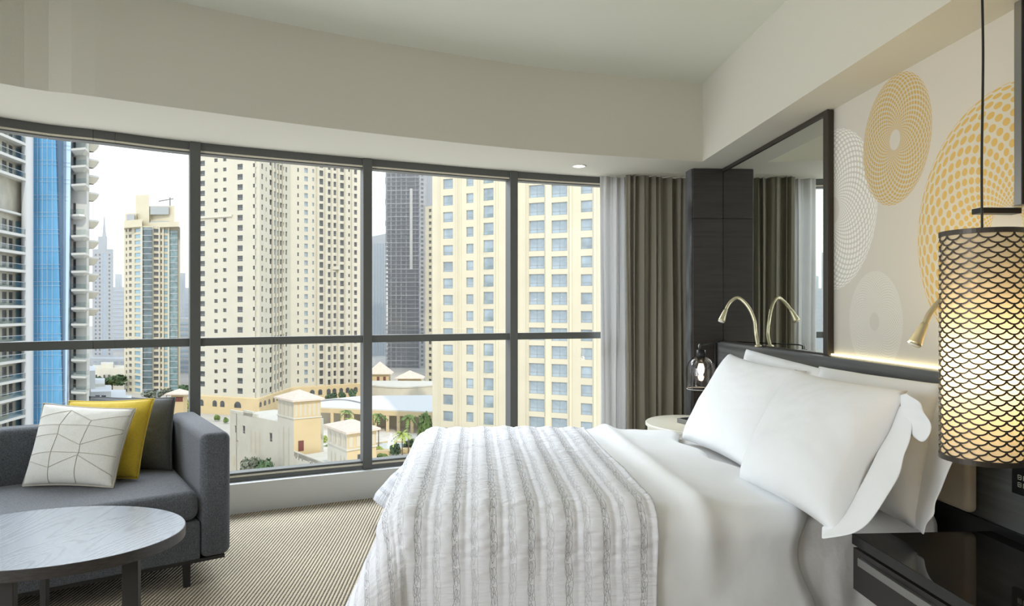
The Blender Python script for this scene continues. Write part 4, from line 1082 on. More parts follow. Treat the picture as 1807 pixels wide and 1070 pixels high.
# --- tower under construction, hazy glass towers
B = Bld('unfinished_tower', 'dark unfinished concrete tower with bare floor slabs and a pale hoist strip', 716, 430)
mb = MB(); d0 = 430; zt = zat(296, d0)
solid(mb, [(684, d0+4), (742, d0+3), (742, d0+22), (684, d0+24)], GZ-40, zt-3); B.part('core', mb, m_conc)
n_ = 0
for k in range(-14, 46):
    z = zat(545, d0)+k*2.75
    if z > zt: break
    mb = MB(); j = .0 if k % 5 else .5
    solid(mb, [(680.5-j, d0), (741, d0-1.5), (741, d0+20), (680.5-j, d0+22)], z, z+.42); B.part('floor_slab', mb, m_concl if k % 3 == 0 else m_conc)
for px in (682, 690, 699, 708, 717, 733, 739):
    mb = MB(); strip(mb, (px, d0+.6), 1.2, GZ-40, zt-1, .5); B.part('concrete_column', mb, m_concl)
mb = MB(); strip(mb, (725.5, d0-1.5), 5, zat(476, d0), zat(334, d0), .8); B.part('hoist', mb, mat('pale_hoist', (.62, .60, .56), .7))
mb = MB(); Pa, Pb = (740, d0-2), (753, d0-1)
face(B, mb, Pa, Pb, GZ-40, zt-2, [(745, 4.5, 1.5, rows(318, 7.75, d0, GZ, zt-4), 'n2')], rec=.3); backs(mb, [Pa, Pb], 20, GZ-40, zt-2)
B.part('wall', mb, m_concl)
mb = MB(); solid(mb, [(752.5, d0+2), (767, d0+3), (767, d0+22), (752.5, d0+22)], GZ-40, zt+4); B.part('side_wall', mb, mat('grey_blue_panel', (.42, .46, .48), .7))
B.finish(60)

def glass_tower(label, px0, px1, d, ytop, m, mstripe, vertical=True, step=4.5, extra=None, name='office_tower'):
    B = Bld(name, label, (px0+px1)/2, d); zt = zat(ytop, d); mb = MB()
    solid(mb, [(px0, d), (px1, d), (px1, d+25), (px0, d+25)], GZ-60, zt); B.part('facade', mb, m)
    mb = MB()
    if vertical:
        px = px0+step/2
        while px < px1-.5: strip(mb, (px, d), step*.42, GZ-60, zt-4, .4); px += step
    else:
        z = GZ-20
        while z < zt-3: solid(mb, [(px0-.1, d-.4), (px1+.1, d-.4), (px1+.1, d+.1), (px0-.1, d+.1)], z, z+step*.4); z += step
    o = B.part('glazing_bands', mb, mstripe); 
    if extra: extra(B, d, zt)
    return B
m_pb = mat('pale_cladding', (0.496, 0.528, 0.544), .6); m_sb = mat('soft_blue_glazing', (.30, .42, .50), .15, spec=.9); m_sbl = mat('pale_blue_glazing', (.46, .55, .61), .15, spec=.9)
def cap_j(B, d, zt):
    mb = MB(); a, b = W(650, d), W(682, d); c, e = W(682, d+25), W(650, d+25)
    mb.hexa([(a.x, a.y, zt), (b.x, b.y, zt), (c.x, c.y, zt), (e.x, e.y, zt), (a.x, a.y, zt+1), (b.x, b.y, zt+4), (c.x, c.y, zt+4), (e.x, e.y, zt+1)]); B.part('sloping_roof', mb, m_pb)
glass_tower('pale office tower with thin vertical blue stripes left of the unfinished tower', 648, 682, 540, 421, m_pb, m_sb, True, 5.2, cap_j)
def spire(B, d, zt):
    mb = MB(); solid(mb, [(173, d+2), (189, d+2), (189, d+20), (173, d+20)], zt, zt+9); B.part('crown', mb, m_pb)
    mb = MB(); p = W(184, d+6); mb.tube([(p.x, p.y, zt+8), (p.x, p.y, zt+13), (p.x, p.y, zt+25)], [1.6, .9, .15], 8); B.part('spire', mb, m_pb)
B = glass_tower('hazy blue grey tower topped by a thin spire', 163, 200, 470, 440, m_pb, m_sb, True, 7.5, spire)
mb = MB(); Pa, Pb = (163, 469), (200, 469)
face(B, mb, Pa, Pb, GZ-40, zat(443, 469), [(169, 3, 1.3, rows(450, 7, 469, GZ-20, zat(445, 469)), 'n2'), (176, 3, 1.3, rows(450, 7, 469, GZ-20, zat(445, 469)), 'n2'), (184, 5, 2.2, rows(450, 7, 469, GZ-20, zat(445, 469)), 'l4'), (193, 3, 1.3, rows(450, 7, 469, GZ-20, zat(445, 469)), 'n2')], rec=.2)
B.part('wall', mb, m_pb); B.finish(80)
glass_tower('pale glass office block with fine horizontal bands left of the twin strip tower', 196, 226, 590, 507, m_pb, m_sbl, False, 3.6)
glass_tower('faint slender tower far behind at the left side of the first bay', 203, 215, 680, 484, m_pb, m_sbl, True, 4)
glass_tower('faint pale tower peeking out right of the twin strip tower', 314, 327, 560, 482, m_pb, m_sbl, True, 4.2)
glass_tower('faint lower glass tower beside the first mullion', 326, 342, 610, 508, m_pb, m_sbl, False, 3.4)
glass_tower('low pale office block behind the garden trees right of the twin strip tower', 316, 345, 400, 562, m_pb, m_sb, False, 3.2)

# --- beige tower with glazed strips, first bay
B = Bld('apartment_tower', 'beige tower with two dark glass strips and a stepped crown in the first bay', 268, 300)
d0 = 300; F0, F1, F2 = (219, 309), (250.5, 299), (318, 304); mb = MB()
zb_ = GZ-14; ztop = zat(399, d0)
fr = lambda px, py, Pa, Pb: rows(py, 10.85, dlin(Pa, Pb, px), zb_+2, ztop-1)
face(B, mb, F0, F1, zb_, ztop, [(223, 2.6, 1.4, fr(223, 418, F0, F1), 'n2'), (230, 5, 1.5, fr(230, 417, F0, F1), 'd2'), (242.5, 10, 1.7, fr(242.5, 406.5, F0, F1), 'g3')], rec=.25)
face(B, mb, F1, F2, zb_, ztop, [(276, 9.5, 1.7, fr(276, 407.5, F1, F2), 'g2'), (284.5, 2.6, 1.7, fr(284.5, 407.5, F1, F2), 'n2'), (292.5, 6.5, 1.7, fr(292.5, 408.5, F1, F2), 'g3')], rec=.25)
backs_ray(mb, [F0, F1, F2], 24, zb_, ztop)
B.part('wall', mb, m_m)
m_dg = mat('dark_green_glazing', (.085, .125, .135), .08, spec=.9, noise_=(.5, .35)); m_tg = mat('teal_glazing', (.15, .23, .24), .08, spec=.9, noise_=(.6, .4))
for px, w_, m_, yt in ((260, 17, m_dg, 402), (306.5, 14, m_tg, 407)):
    dd_ = dlin(F1, F2, px); mb = MB(); strip(mb, (px, dd_), w_, zb_, zat(yt, dd_), .8); B.part('glass_bay', mb, m_)
    mb = MB()
    for z in rows(yt+3, 10.85, dd_, zb_, zat(yt, dd_)-.5): strip(mb, (px, dd_-.85), w_+.4, z-.12, z+.12, .12)
    B.part('spandrel_lines', mb, m_wshade)
for px, w_ in ((250, 3), (269.3, 2.5), (280.8, 2.2), (288, 2), (298, 2)):
    mb = MB(); dd_ = dlin(F1, F2, max(px, 250.6)); strip(mb, (px, dd_), w_, zb_, ztop, .6); B.part('pilaster', mb, m_pale)
for (a_, b_, yt, yb2) in ((219, 251, 388, 404), (250, 316, 392, 404)):
    mb = MB(); solid(mb, [(a_, 303), (b_, 298), (b_, 322), (a_, 328)], ztop-.5, zat(yt, 300)); B.part('parapet', mb, m_m)
for (a_, b_, y_t, nm) in ((220.5, 241, 376, 'crown_block'), (239, 263.5, 343.5, 'crown_tower'), (262, 308, 363, 'crown_block')):
    mb = MB(); solid(mb, [(a_, 305), (b_, 303), (b_, 320), (a_, 322)], zat(398, 300), zat(y_t, 303)); B.part(nm, mb, m_m)
for (a_, b_, y0_, y1_) in ((265, 298, 365, 379), (223.5, 237.5, 379, 389), (265, 298, 391, 395)):
    mb = MB(); solid(mb, [(a_, 302.6), (b_, 302.2), (b_, 303), (a_, 303.6)], zat(y1_, 303), zat(y0_, 303)); B.part('louvre_panel', mb, mat('grey_louvre', (.36, .38, .38), .6))
p = W(300, 310); zz = zat(364, 310); mb = MB(); mb.tube([(p.x, p.y, zz), (p.x, p.y, zz+4)], .3, 6); mb.tube([(p.x-5, p.y, zz+2.2), (p.x+1.5, p.y, zz+3.4)], .25, 6); B.part('roof_mast', mb, m_conc)
B.finish()

# --- left: balcony tower, silver pillar, blue curtain wall, balcony wing
B = Bld('balcony_tower', 'residential tower with long curved balconies and a silver pillar at the far left', 25, 122)
A0, A1 = (-70, 106), (41, 126.5); zt = 62; m_pan = mat('beige_glazed_wall', (0.416, 0.392, 0.320), .5, noise_=(.4, .15))
mb = MB(); fy = [260, 290.5, 321, 382, 418.5, 449, 480, 510.5, 541, 571.5, 602, 634, 667, 697, 730, 762, 795]
zsl = [zat(y-30.6*k, 126) for y, k in ((260, 2), (260, 1))]+[zat(y, 126) for y in fy]
zw = [z+1.55 for z in zsl if abs(z-zat(382, 126)) > .1]
face(B, mb, A0, A1, GZ-6, zt, [(-40, 20, 2.1, zw, 'd2'), (-10, 16, 2.1, zw, 'g1'), (8, 9, 2.1, zw, 'd2'), (19.5, 8, 2.1, zw, 'd2'), (33, 11, 2.3, zw, 'g3')], rec=.15)
backs(mb, [A0, A1], 20, GZ-6, zt); B.part('wall', mb, m_pan)
for z in zsl:
    big = abs(z-zat(382, 126)) < .1; mb = MB()
    P = [(-70, 103.5), (-45, 107.5), (-20, 112), (0, 115.8), (22, 119.5), (38, 122.2), (46.5, 123.8)] if not big else [(-70, 105), (0, 117), (30, 122), (41, 124.5)]
    solid(mb, P+[(43, 127.5), (-70, 108)], z-(.30 if not big else .2), z+.18)
    sl = B.part('balcony_slab', mb, m_white)
    if not big:
        mb = MB(); Q = [W(px, d+.15) for px, d in P]
        for a, b in zip(Q, Q[1:]): mb.quad((a.x, a.y, z+.2), (b.x, b.y, z+.2), (b.x, b.y, z+1.15), (a.x, a.y, z+1.15))
        g = bpy.data.objects.new('balcony_railing', mb.mesh('balcony_railing', m_bal)); C.objects.link(g); g.parent = sl
        mb = MB()
        for a, b in zip(Q, Q[1:]): mb.tube([(a.x, a.y, z+1.17), (b.x, b.y, z+1.17)], .05, 5)
        g = bpy.data.objects.new('handrail', mb.mesh('handrail', m_wshade)); C.objects.link(g); g.parent = sl
mb = MB(); p = W(48.5, 124.5); mb.lathe([(.92, GZ-6), (.92, zt)], (p.x, p.y, 0), 32); B.part('round_pillar', mb, m_wshade, smooth=True)
mb = MB(); solid(mb, [(40, 125), (45, 124.6), (46, 129), (40, 129)], GZ-6, zt); B.part('pillar_fin', mb, m_white)
# blue curtain wall: leaning edge between a deep blue plane and a light facet
def wallq(mb, pt0, pt1, pb0, pb1, zt_, zb2, mi=0):
    a, b, c, d = W(*pb0), W(*pb1), W(*pt1), W(*pt0); mb.quad((a.x, a.y, zb2), (b.x, b.y, zb2), (c.x, c.y, zt_), (d.x, d.y, zt_), mi)
z_hi, z_lo = zat(200, 128), zat(780, 128)
mb = MB(); wallq(mb, (50, 128), (97, 128), (50, 128), (112, 128), z_hi, z_lo); B.part('blue_curtain_wall', mb, m_blue)
mb = MB(); wallq(mb, (97, 128), (102.5, 129.2), (112, 128), (116.5, 129.2), z_hi, z_lo); B.part('dark_corner_glazing', mb, m_blued)
mb = MB(); wallq(mb, (102.5, 129.2), (126, 130.5), (116.5, 129.2), (120.5, 130.5), z_hi, z_lo); B.part('light_facet', mb, m_lblue)
mb = MB()
for k in range(60):
    for off in (0, .75):
        z = z_lo+k*3.25+off
        if z > z_hi: break
        f = (z-z_lo)/(z_hi-z_lo); xm = 112+(97-112)*f; xr = 116.5+(102.5-116.5)*f
        for (q0, q1) in (((50, 127.8), (xm, 127.8)), ((xm, 127.8), (xr, 129.0)), ((xr, 129.0), (120.5+(126-120.5)*f, 130.3))):
            a, b = W(*q0), W(*q1); mb.tube([(a.x, a.y, z), (b.x, b.y, z)], .035, 4)
for px in (57, 66, 74.5, 83, 92):
    a = W(px, 127.85); mb.tube([(a.x, a.y, z_lo), (a.x, a.y, z_hi)], .045, 4)
B.part('mullion_lines', mb, mat('pale_mullion', (.42, .52, .60), .4)) 
mb = MB(); solid(mb, [(50, 128.3), (112, 128.3), (120, 131), (120, 148), (50, 148)], z_lo, z_hi); B.part('core', mb, m_blued)
B.finish(90)

B = Bld('balcony_wing', 'white stacked balcony block with sharp corner balconies right of the blue glass wall', 145, 132)
mb = MB(); C0, C1, C2 = (122, 133.5), (153, 132.8), (156.5, 137)
cz = [zat(y, 132) for y in (206, 236.5, 267, 297, 329, 380, 418, 449, 480, 512, 544, 572, 603, 634, 663, 690, 716, 745)]
face(B, mb, C0, C1, GZ, 64, [(130, 8, 2.2, [z+1.5 for z in cz], 'd2')], rec=.5)
a, b, c = W(*C1), W(*C2), W(158, 150); mb.quad((a.x, a.y, GZ), (b.x, b.y, GZ), (b.x, b.y, 64), (a.x, a.y, 64)); mb.quad((b.x, b.y, GZ), (c.x, c.y, GZ), (c.x, c.y, 64), (b.x, b.y, 64))
B.part('wall', mb, m_white)
for k, z in enumerate(cz):
    if abs(z-zat(380, 132)) < .1 or abs(z-cz[0]) < .1:
        pl_ = [(123, 131.5), (140, 131), (149, 131.8), (152, 133), (123, 134)]
    else: pl_ = [(125.5, 130.2), (151, 129.3), (157.5, 132.6), (157, 136), (124, 134)]
    mb = MB(); solid(mb, pl_, z-.28, z+.12); s1 = B.part('balcony_slab', mb, m_white)
    # coffered underside that narrows to the wall
    mb = MB(); Q = [W(*q) for q in pl_]; cx_ = sum((q for q in Q), Vector((0, 0)))/5; R = [q.lerp(W(140, 134), .42) for q in Q]
    for i in range(5):
        j = (i+1) % 5; mb.quad((R[i].x, R[i].y, z-.75), (R[j].x, R[j].y, z-.75), (Q[j].x, Q[j].y, z-.28), (Q[i].x, Q[i].y, z-.28))
    mb.poly([(q.x, q.y, z-.75) for q in R]); B.part('balcony_soffit', mb, m_white)
    mb = MB(); Q = [W(*q) for q in pl_[:3]]
    for a, b in zip(Q, Q[1:]): mb.quad((a.x, a.y, z+.12), (b.x, b.y, z+.12), (b.x, b.y, z+1.1), (a.x, a.y, z+1.1))
    g = bpy.data.objects.new('balcony_railing', mb.mesh('balcony_railing', m_bal)); C.objects.link(g); g.parent = s1
    # rounded balcony on the far side
    zr = z-.1; c = W(158, 140); mb = MB(); Rr = 1.7; P = [(c.x+Rr*math.cos(a_), c.y+Rr*math.sin(a_)) for a_ in [2*pi*i/20 for i in range(20)]]
    if zr > zat(560, 140):
        mb.prism(P, zr-.2, zr+.15)
        n_ = len(mb.v); s2 = B.part('round_balcony', mb, m_white)
        mb = MB(); mb.lathe([(.75, -1.5), (1.3, -.9), (1.65, -.2)], (c.x, c.y, zr), 20); B.part('round_balcony_soffit', mb, m_pale, smooth=True)
B.finish(60)
B = Bld('building', 'low white terraced building at the foot of the balcony block', 175, 175)
for (a_, b_, d1, yt) in ((150, 168, 160, 655), (160, 185, 165, 678), (160, 196, 155, 692), (186, 222, 170, 700), (150, 232, 150, 712)):
    mb = MB(); solid(mb, [(a_, d1), (b_, d1+1), (b_, d1+14), (a_, d1+14)], GZ-5, zat(yt, d1)); B.part('wall', mb, m_white)
for px, yy in ((172, 698), (183, 698), (198, 706), (207, 706), (176, 716), (190, 717), (205, 717)):
    mb = MB(); d1 = 148.8 if yy > 710 else (154 if px < 190 else 169); strip(mb, (px, d1), 8, zat(yy+3, d1), zat(yy, d1), .4); B.part('window', mb, m_g2)

B = Bld('building', 'beige low building behind the dark trees at the left of the first bay', 188, 330)
mb = MB(); solid(mb, [(164, 335), (222, 330), (222, 350), (164, 352)], GZ-30, zat(651, 330)); solid(mb, [(178, 338), (200, 336), (200, 350), (178, 350)], GZ-30, zat(645, 330)); B.part('wall', mb, m_pale)
for px in (170, 184, 192, 206, 215):
    mb = MB(); strip(mb, (px, 332), 3, zat(668, 330), zat(662, 330), 1.5); B.part('window', mb, m_g2)
B = Bld('office_block', 'pale blue low office block behind the beige low building', 190, 440)
mb = MB(); solid(mb, [(160, 445), (226, 440), (226, 460), (160, 460)], GZ-40, zat(634, 440)); B.part('wall', mb, m_pb)
for yy in (638, 644):
    for px in (168, 178, 190, 204, 216):
        mb = MB(); strip(mb, (px, 441), 6, zat(yy+2.5, 440), zat(yy, 440), .8); B.part('window', mb, m_sb)

# --- low buildings
def hip(mb, P, z, h, over=.6, mi=0, thick=.35):
    c = sum(P, Vector((0, 0)))/4; Q = [c+(p-c)*(1+over/(p-c).length) for p in P]
    n = len(mb.v)
    mb.prism([wq(q) for q in Q], z, z+thick, mi)
    for i in range(4):
        j = (i+1) % 4; mb.poly([(Q[i].x, Q[i].y, z+thick), (Q[j].x, Q[j].y, z+thick), (c.x, c.y, z+h)], mi)
def niche(mb, a, u, n, x, w_, z0, h, out=.05):
    r = w_/2; prof = [(-r, z0), (r, z0)]+[(r*math.cos(k*pi/8), z0+h-r+r*math.sin(k*pi/8)*1.3) for k in range(9)]
    mb.poly([(a.x+u.x*(x+p)+n.x*out, a.y+u.y*(x+p)+n.y*out, z) for p, z in prof])
m_niche = mat('niche_plaster', (.56, .50, .38), .9); m_door = mat('maroon_door', (.16, .05, .04), .6)
def turret(name, label, pL, pC, pR, zeave, hroof, z0, niches, band, extra=None, m_left=None):
    B = Bld(name, label, pC[0], pC[1]); a, c, b = W(*pL), W(*pC), W(*pR); e_ = a+b-c; zL = zeave
    mb = MB(); mb.quad((a.x, a.y, GZ-4), (c.x, c.y, GZ-4), (c.x, c.y, zL), (a.x, a.y, zL)); mb.quad((b.x, b.y, GZ-4), (e_.x, e_.y, GZ-4), (e_.x, e_.y, zL), (b.x, b.y, zL)); mb.quad((e_.x, e_.y, GZ-4), (a.x, a.y, GZ-4), (a.x, a.y, zL), (e_.x, e_.y, zL))
    B.part('pale_wall', mb, m_pale)
    mb = MB(); mb.quad((c.x, c.y, GZ-4), (b.x, b.y, GZ-4), (b.x, b.y, zL), (c.x, c.y, zL)); B.part('yellow_wall', mb, m_y)  # sun and shade on the turret are put into its two wall colours
    mb = MB(); hip(mb, [a, c, b, e_], zL, hroof, .9); B.part('roof', mb, m_roof)
    mb = MB(); cc = (a+b)/2; P = [cc+(p-cc)*1.05 for p in (a, c, b, e_)]; mb.prism([wq(q) for q in P], band-.12, band+.12); B.part('cornice', mb, m_pale)
    uL = (c-a).normalized(); nL = Vector((uL.y, -uL.x)); uR = (b-c).normalized(); nR = Vector((uR.y, -uR.x)); lL = (c-a).length; lR = (b-c).length
    for k in range(niches[0]):
        mb = MB(); niche(mb, a, uL, nL, lL*(k+.5)/niches[0], lL/niches[0]*.55, band+.35, zL-band-1.0); B.part('arched_niche', mb, m_niche)
    for k in range(niches[1]):
        mb = MB(); niche(mb, c, uR, nR, lR*(k+.5)/niches[1], lR/niches[1]*.55, band+.35, zL-band-1.0); B.part('arched_niche', mb, m_niche)
    if extra: extra(B, a, c, b, uL, nL, uR, nR, lL, lR)
    return B
def ex1(B, a, c, b, uL, nL, uR, nR, lL, lR):
    mb = MB(); q = c+uR*lR*.26+nR*.06; r = .55; z0 = zat(796, 137); mb.quad((q.x-uR.x*r, q.y-uR.y*r, z0), (q.x+uR.x*r, q.y+uR.y*r, z0), (q.x+uR.x*r, q.y+uR.y*r, z0+2.1), (q.x-uR.x*r, q.y-uR.y*r, z0+2.1)); B.part('door', mb, m_door)
    for k in (.36, .68):
        mb = MB(); niche(mb, a, uL, nL, lL*k, .55, GZ, 13.2); B.part('tall_slot', mb, m_niche)
eave1 = zat(708, 137)
turret('turret_building', 'small square turret with pyramid roof and one sunlit yellow wall, left of the second mullion', (490, 141), (518.5, 136), (566, 139), eave1, 2.0, GZ, (4, 6), zat(738, 137), ex1)
def ex2(B, a, c, b, uL, nL, uR, nR, lL, lR):
    mb = MB(); q = c+uR*lR*.45+nR*.06; r = .6; z0 = zat(822, 116); mb.quad((q.x-uR.x*r, q.y-uR.y*r, z0), (q.x+uR.x*r, q.y+uR.y*r, z0), (q.x+uR.x*r, q.y+uR.y*r, z0+2.0), (q.x-uR.x*r, q.y-uR.y*r, z0+2.0)); B.part('door', mb, m_g2)
    for k in (.2, .4, .68, .86):
        mb = MB(); niche(mb, a, uL, nL, lL*k, .45, zat(818, 118), 1.7); B.part('arched_window', mb, m_niche)
turret('turret_building', 'lower square turret with pyramid roof cut by the second mullion', (578, 121), (612.5, 114), (664, 118), zat(764, 115), 1.6, GZ, (4, 4), zat(793, 115), ex2)
B = Bld('building', 'long pale building with tall slot windows left of the yellow turret', 450, 147)
mb = MB(); N0, N1 = (406, 154), (490, 141); ztn = zat(744, 141)
face(B, mb, N0, N1, GZ-3, ztn, [(416, 4.5, 1.6, [zat(757, 153)], 'd2'), (430, 5, 1.8, [zat(759, 150)], 'd2'), (477.5, 5.5, 1.9, [zat(772, 143)], 'd2'), (415.5, 2.2, 1.4, [zat(783, 153)], 'n2'), (418.8, 2.2, 1.4, [zat(783, 152)], 'n2')], rec=.25)
backs(mb, [N0, N1], 11, GZ-3, ztn-.7); B.part('wall', mb, m_pale)
a, b = W(*N0), W(*N1); u = (b-a).normalized(); n = Vector((u.y, -u.x)); LL = (b-a).length
for k in (.46, .55, .64):
    mb = MB(); niche(mb, a, u, n, LL*k, .55, zat(800, 147), 4.6, .03); B.part('slot_window', mb, m_niche)
mb = MB(); niche(mb, a, u, n, LL*.09, .9, zat(823, 153), 2.3, .03); B.part('arched_window', mb, m_niche)
for (k0, k1, hh) in ((0, .42, .5), (.30, .50, 1.0), (.42, .58, .6)):
    mb = MB(); q0, q1 = a+u*LL*k0+n*.05, a+u*LL*k1+n*.05; mb.hexa([(*wq(q0), ztn-.1), (*wq(q1), ztn-.1), (*wq(q1-n*.5), ztn-.1), (*wq(q0-n*.5), ztn-.1), (*wq(q0), ztn+hh), (*wq(q1), ztn+hh), (*wq(q1-n*.5), ztn+hh), (*wq(q0-n*.5), ztn+hh)]); B.part('parapet', mb, m_pale)
B.finish()
B = Bld('terrace_building', 'pale low terrace wing with small square openings between the two turrets', 550, 128)
mb = MB(); T0, T1 = (519, 134), (585, 122); ztt = zat(800, 133)
face(B, mb, T0, T1, GZ-3, ztt, [(522, 2.4, .5, [zat(809, 133)], 'n2'), (527, 2.4, .5, [zat(810, 133)], 'n2'), (533, 2.4, .5, [zat(811, 132)], 'n2'), (547.5, 3, .6, [zat(816, 129)], 'n2'), (553.5, 3, .6, [zat(818, 128)], 'n2'), (560, 3, .6, [zat(820, 127)], 'n2')], rec=.25)
backs(mb, [T0, T1], 9, GZ-3, ztt-.8); B.part('wall', mb, m_pale)
mb = MB(); a, b = W(*T0), W(*T1); mb.hexa([(*wq(a), ztt-.8), (*wq(b), ztt-.8), (b.x, b.y+.4, ztt-.8), (a.x, a.y+.4, ztt-.8), (*wq(a), ztt+.2), (*wq(b), ztt+.2), (b.x, b.y+.4, ztt+.2), (a.x, a.y+.4, ztt+.2)]); B.part('parapet', mb, m_pale)

# hall with the broad white roof and arcade
B = Bld('arcade_hall', 'low hall with a broad white roof over a sandy arcade behind the palms', 700, 200)
zr = -27.5
mb = MB(); solid(mb, [(560, 197), (780, 187), (800, 224), (640, 222), (555, 211)], zr, zr+.5); B.part('white_roof', mb, mat('white_roof_sheet', (.64, .62, .57), .6))
mb = MB(); solid(mb, [(560, 196.8), (780, 186.8), (780, 188.5), (560, 198.5)], zr-1.1, zr+.15); B.part('fascia', mb, m_y)
mb = MB(); solid(mb, [(560, 205), (780, 196), (780, 222), (560, 209)], GZ, zr-.3); B.part('rear_wall', mb, m_niche)
for px in (655, 662, 684, 703, 727, 742, 762, 640, 622, 604, 586):
    mb = MB(); strip(mb, (px, 197.5-(px-560)*.045), 5.5, GZ, zr-1.0, .8); B.part('arcade_pier', mb, m_y)
mb = MB()
for k in range(30):
    t0, t1 = k/30, (k+1)/30
    def cc(t_): q = W(566+78*t_, 208-6*t_+6*math.sin(t_*pi)); return (q.x, q.y, zr+.6)
    mb.tube([cc(t0), cc(t1)], .3, 5)
B.part('roof_kerb', mb, m_conc)
B = Bld('terrace_wall', 'long curved sandy terrace wall behind the white roof', 705, 250)
mb = MB(); P = [(639+i*14.1, 256-9*math.sin(pi*i/10)) for i in range(11)]
solid(mb, P+[(780, 266), (639, 268)], zat(699, 250), zat(683, 250)); B.part('wall', mb, m_niche)
mb = MB(); solid(mb, [(px-.2, d-.3) for px, d in P]+[(780, 266), (639, 268)], zat(683.2, 250), zat(681, 250)); B.part('coping', mb, m_pale)
mb = MB(); solid(mb, [(px, d+2) for px, d in P]+[(780, 268), (639, 270)], GZ, zat(699, 250)); B.part('lower_wall', mb, m_niche)
def pavilion(label, px0, px1, d, ye, ya, yb2):
    B = Bld('pavilion', label, (px0+px1)/2, d); a, c = W(px0, d), W(px1, d); w_ = (c-a).length; v_ = Vector((0, 1))*w_*.7
    mb = MB(); mb.prism([wq(a), wq(c), wq(c+v_), wq(a+v_)], GZ, zat(ye, d)); B.part('wall', mb, m_y)
    mb = MB(); hip(mb, [a, c, c+v_, a+v_], zat(ye, d), zat(ya, d)-zat(ye, d), 1.6, thick=.3); B.part('roof', mb, m_roof)
    for k in (.45, .78):
        q = a.lerp(c, k); mb = MB(); mb.box(q.x-.5, q.x+.5, q.y-.1, q.y-.02, zat(ye+12, d), zat(ye+4, d)); B.part('doorway', mb, m_door)
    return B
pavilion('yellow pavilion with a pointed pale roof above the curved terrace wall', 652, 686, 272, 661, 639, 676)
pavilion('wide low yellow pavilion with twin shallow roofs beside the slim beige tower', 702, 742, 274, 669, 655, 680)
pavilion('small yellow kiosk with a pale pyramid roof behind the grey cushion', 302, 324, 175, 697, 687, 710)

# plaza fountain
B = Bld('fountain', 'round stone fountain basin with white water in the palm court', 690, 150, 'fountain'); c = WZ(690, 792, PZ)
mb = MB(); mb.lathe([(5.2, 0), (5.2, .9), (4.6, .9), (4.6, .5), (0, .5)], (c.x, c.y, PZ), 40); B.part('basin', mb, m_y)
mb = MB(); mb.lathe([(4.6, .6), (0, .62)], (c.x, c.y, PZ), 32); B.part('water', mb, mat('water', (.55, .62, .62), .05))
mb = MB(); mb.lathe([(1.1, .6), (.8, 1.6), (.5, 2.6), (.15, 3.6), (0, 3.9)], (c.x, c.y, PZ), 18); B.part('water_jet', mb, mat('foaming_water', (.85, .87, .87), .8), smooth=True)
for i, (px, py) in enumerate(((664, 802), (733, 799))):
    c = WZ(px, py, PZ); mb = MB(); mb.box(c.x-3.5, c.x+3.5, c.y-1.2, c.y+1.2, PZ, PZ+1.0)
    tag(obj('planter', mb, m_y), ['sandy stone planter box left of the fountain', 'sandy stone planter box right of the fountain'][i], 'planter')

# --- trees
m_lf = [mat('leaf_dark', (.075, .13, .055), .8, noise_=(.9, .5)), mat('leaf_mid', (.17, .25, .07), .8, noise_=(.9, .45)), mat('leaf_bright', (.38, .46, .10), .8, noise_=(.9, .35)), mat('leaf_grey', (.20, .22, .16), .8, noise_=(.9, .4))]
m_bark = mat('bark', (.16, .12, .08), .9)
def crown_mesh(seed, m):
    random.seed(seed); mb = MB(); blobs = [(Vector((random.uniform(-.45, .45), random.uniform(-.45, .45), random.uniform(-.25, .35))), random.uniform(.3, .5)) for _ in range(11)]
    for c, r in blobs:
        for _ in range(95):
            v = Vector((random.gauss(0, 1), random.gauss(0, 1), random.gauss(0, 1))).normalized(); p = c+v*r*random.uniform(.75, 1.08)
            a = v.cross(Vector((random.random(), random.random(), random.random()))).normalized()*.085; b = (v*.6+Vector((random.uniform(-.5, .5),)*3)).cross(a).normalized()*.075
            mb.quad(p-a-b, p+a-b, p+a+b, p-a+b)
    return mb.mesh('crown', m)
def trunk_mesh():
    mb = MB(); mb.tube([(0, 0, 0), (.02, 0, .5), (0, .02, 1)], [.07, .05, .03], 7); mb.tube([(0, 0, .5), (.2, .05, .95)], [.035, .02], 6); return mb.mesh('trunk', m_bark)
CR = [[crown_mesh(31+k*7+j, m) for j in range(2)] for k, m in enumerate(m_lf)]; TRK = trunk_mesh()
def palm_mesh(m, seed):
    random.seed(seed); mb = MB()
    for k in range(26):
        a = 2*pi*k/26*1.618*3; el = random.uniform(-.35, 1.15); ln = random.uniform(.8, 1.05); pts = []
        for i in range(7):
            t_ = i/6; pts.append(Vector((math.cos(a)*math.cos(el)*ln*t_, math.sin(a)*math.cos(el)*ln*t_, math.sin(el)*ln*t_-.62*t_*t_)))
        sd = Vector((-math.sin(a), math.cos(a), 0))
        for i in range(6):
            for s_ in (-1, 1):
                w_ = .17*math.sin(pi*(i+.7)/7.2); p0, p1 = pts[i], pts[i+1]
                mb.poly([p0, p1, p0.lerp(p1, .8)+sd*s_*w_-Vector((0, 0, .07))])
                mb.poly([p0.lerp(p1, .4), p1, p1+sd*s_*w_*.9-Vector((0, 0, .06))])
    return mb.mesh('fronds', m)
PLM = [palm_mesh(m_lf[1], 3), palm_mesh(m_lf[2], 4)]
mb = MB(); mb.tube([(0, 0, 0), (.03, 0, .5), (0, 0, 1)], [.06, .045, .05], 8); PTR = mb.mesh('trunk', m_bark)
def place(me, name, t, loc, sc):
    o = bpy.data.objects.new(name, me); C.objects.link(o); o.parent = t; o.matrix_parent_inverse = Matrix.Translation(-ORG[t.name]); o.location = loc; o.scale = sc; o.rotation_euler = (0, 0, random.uniform(0, 6))
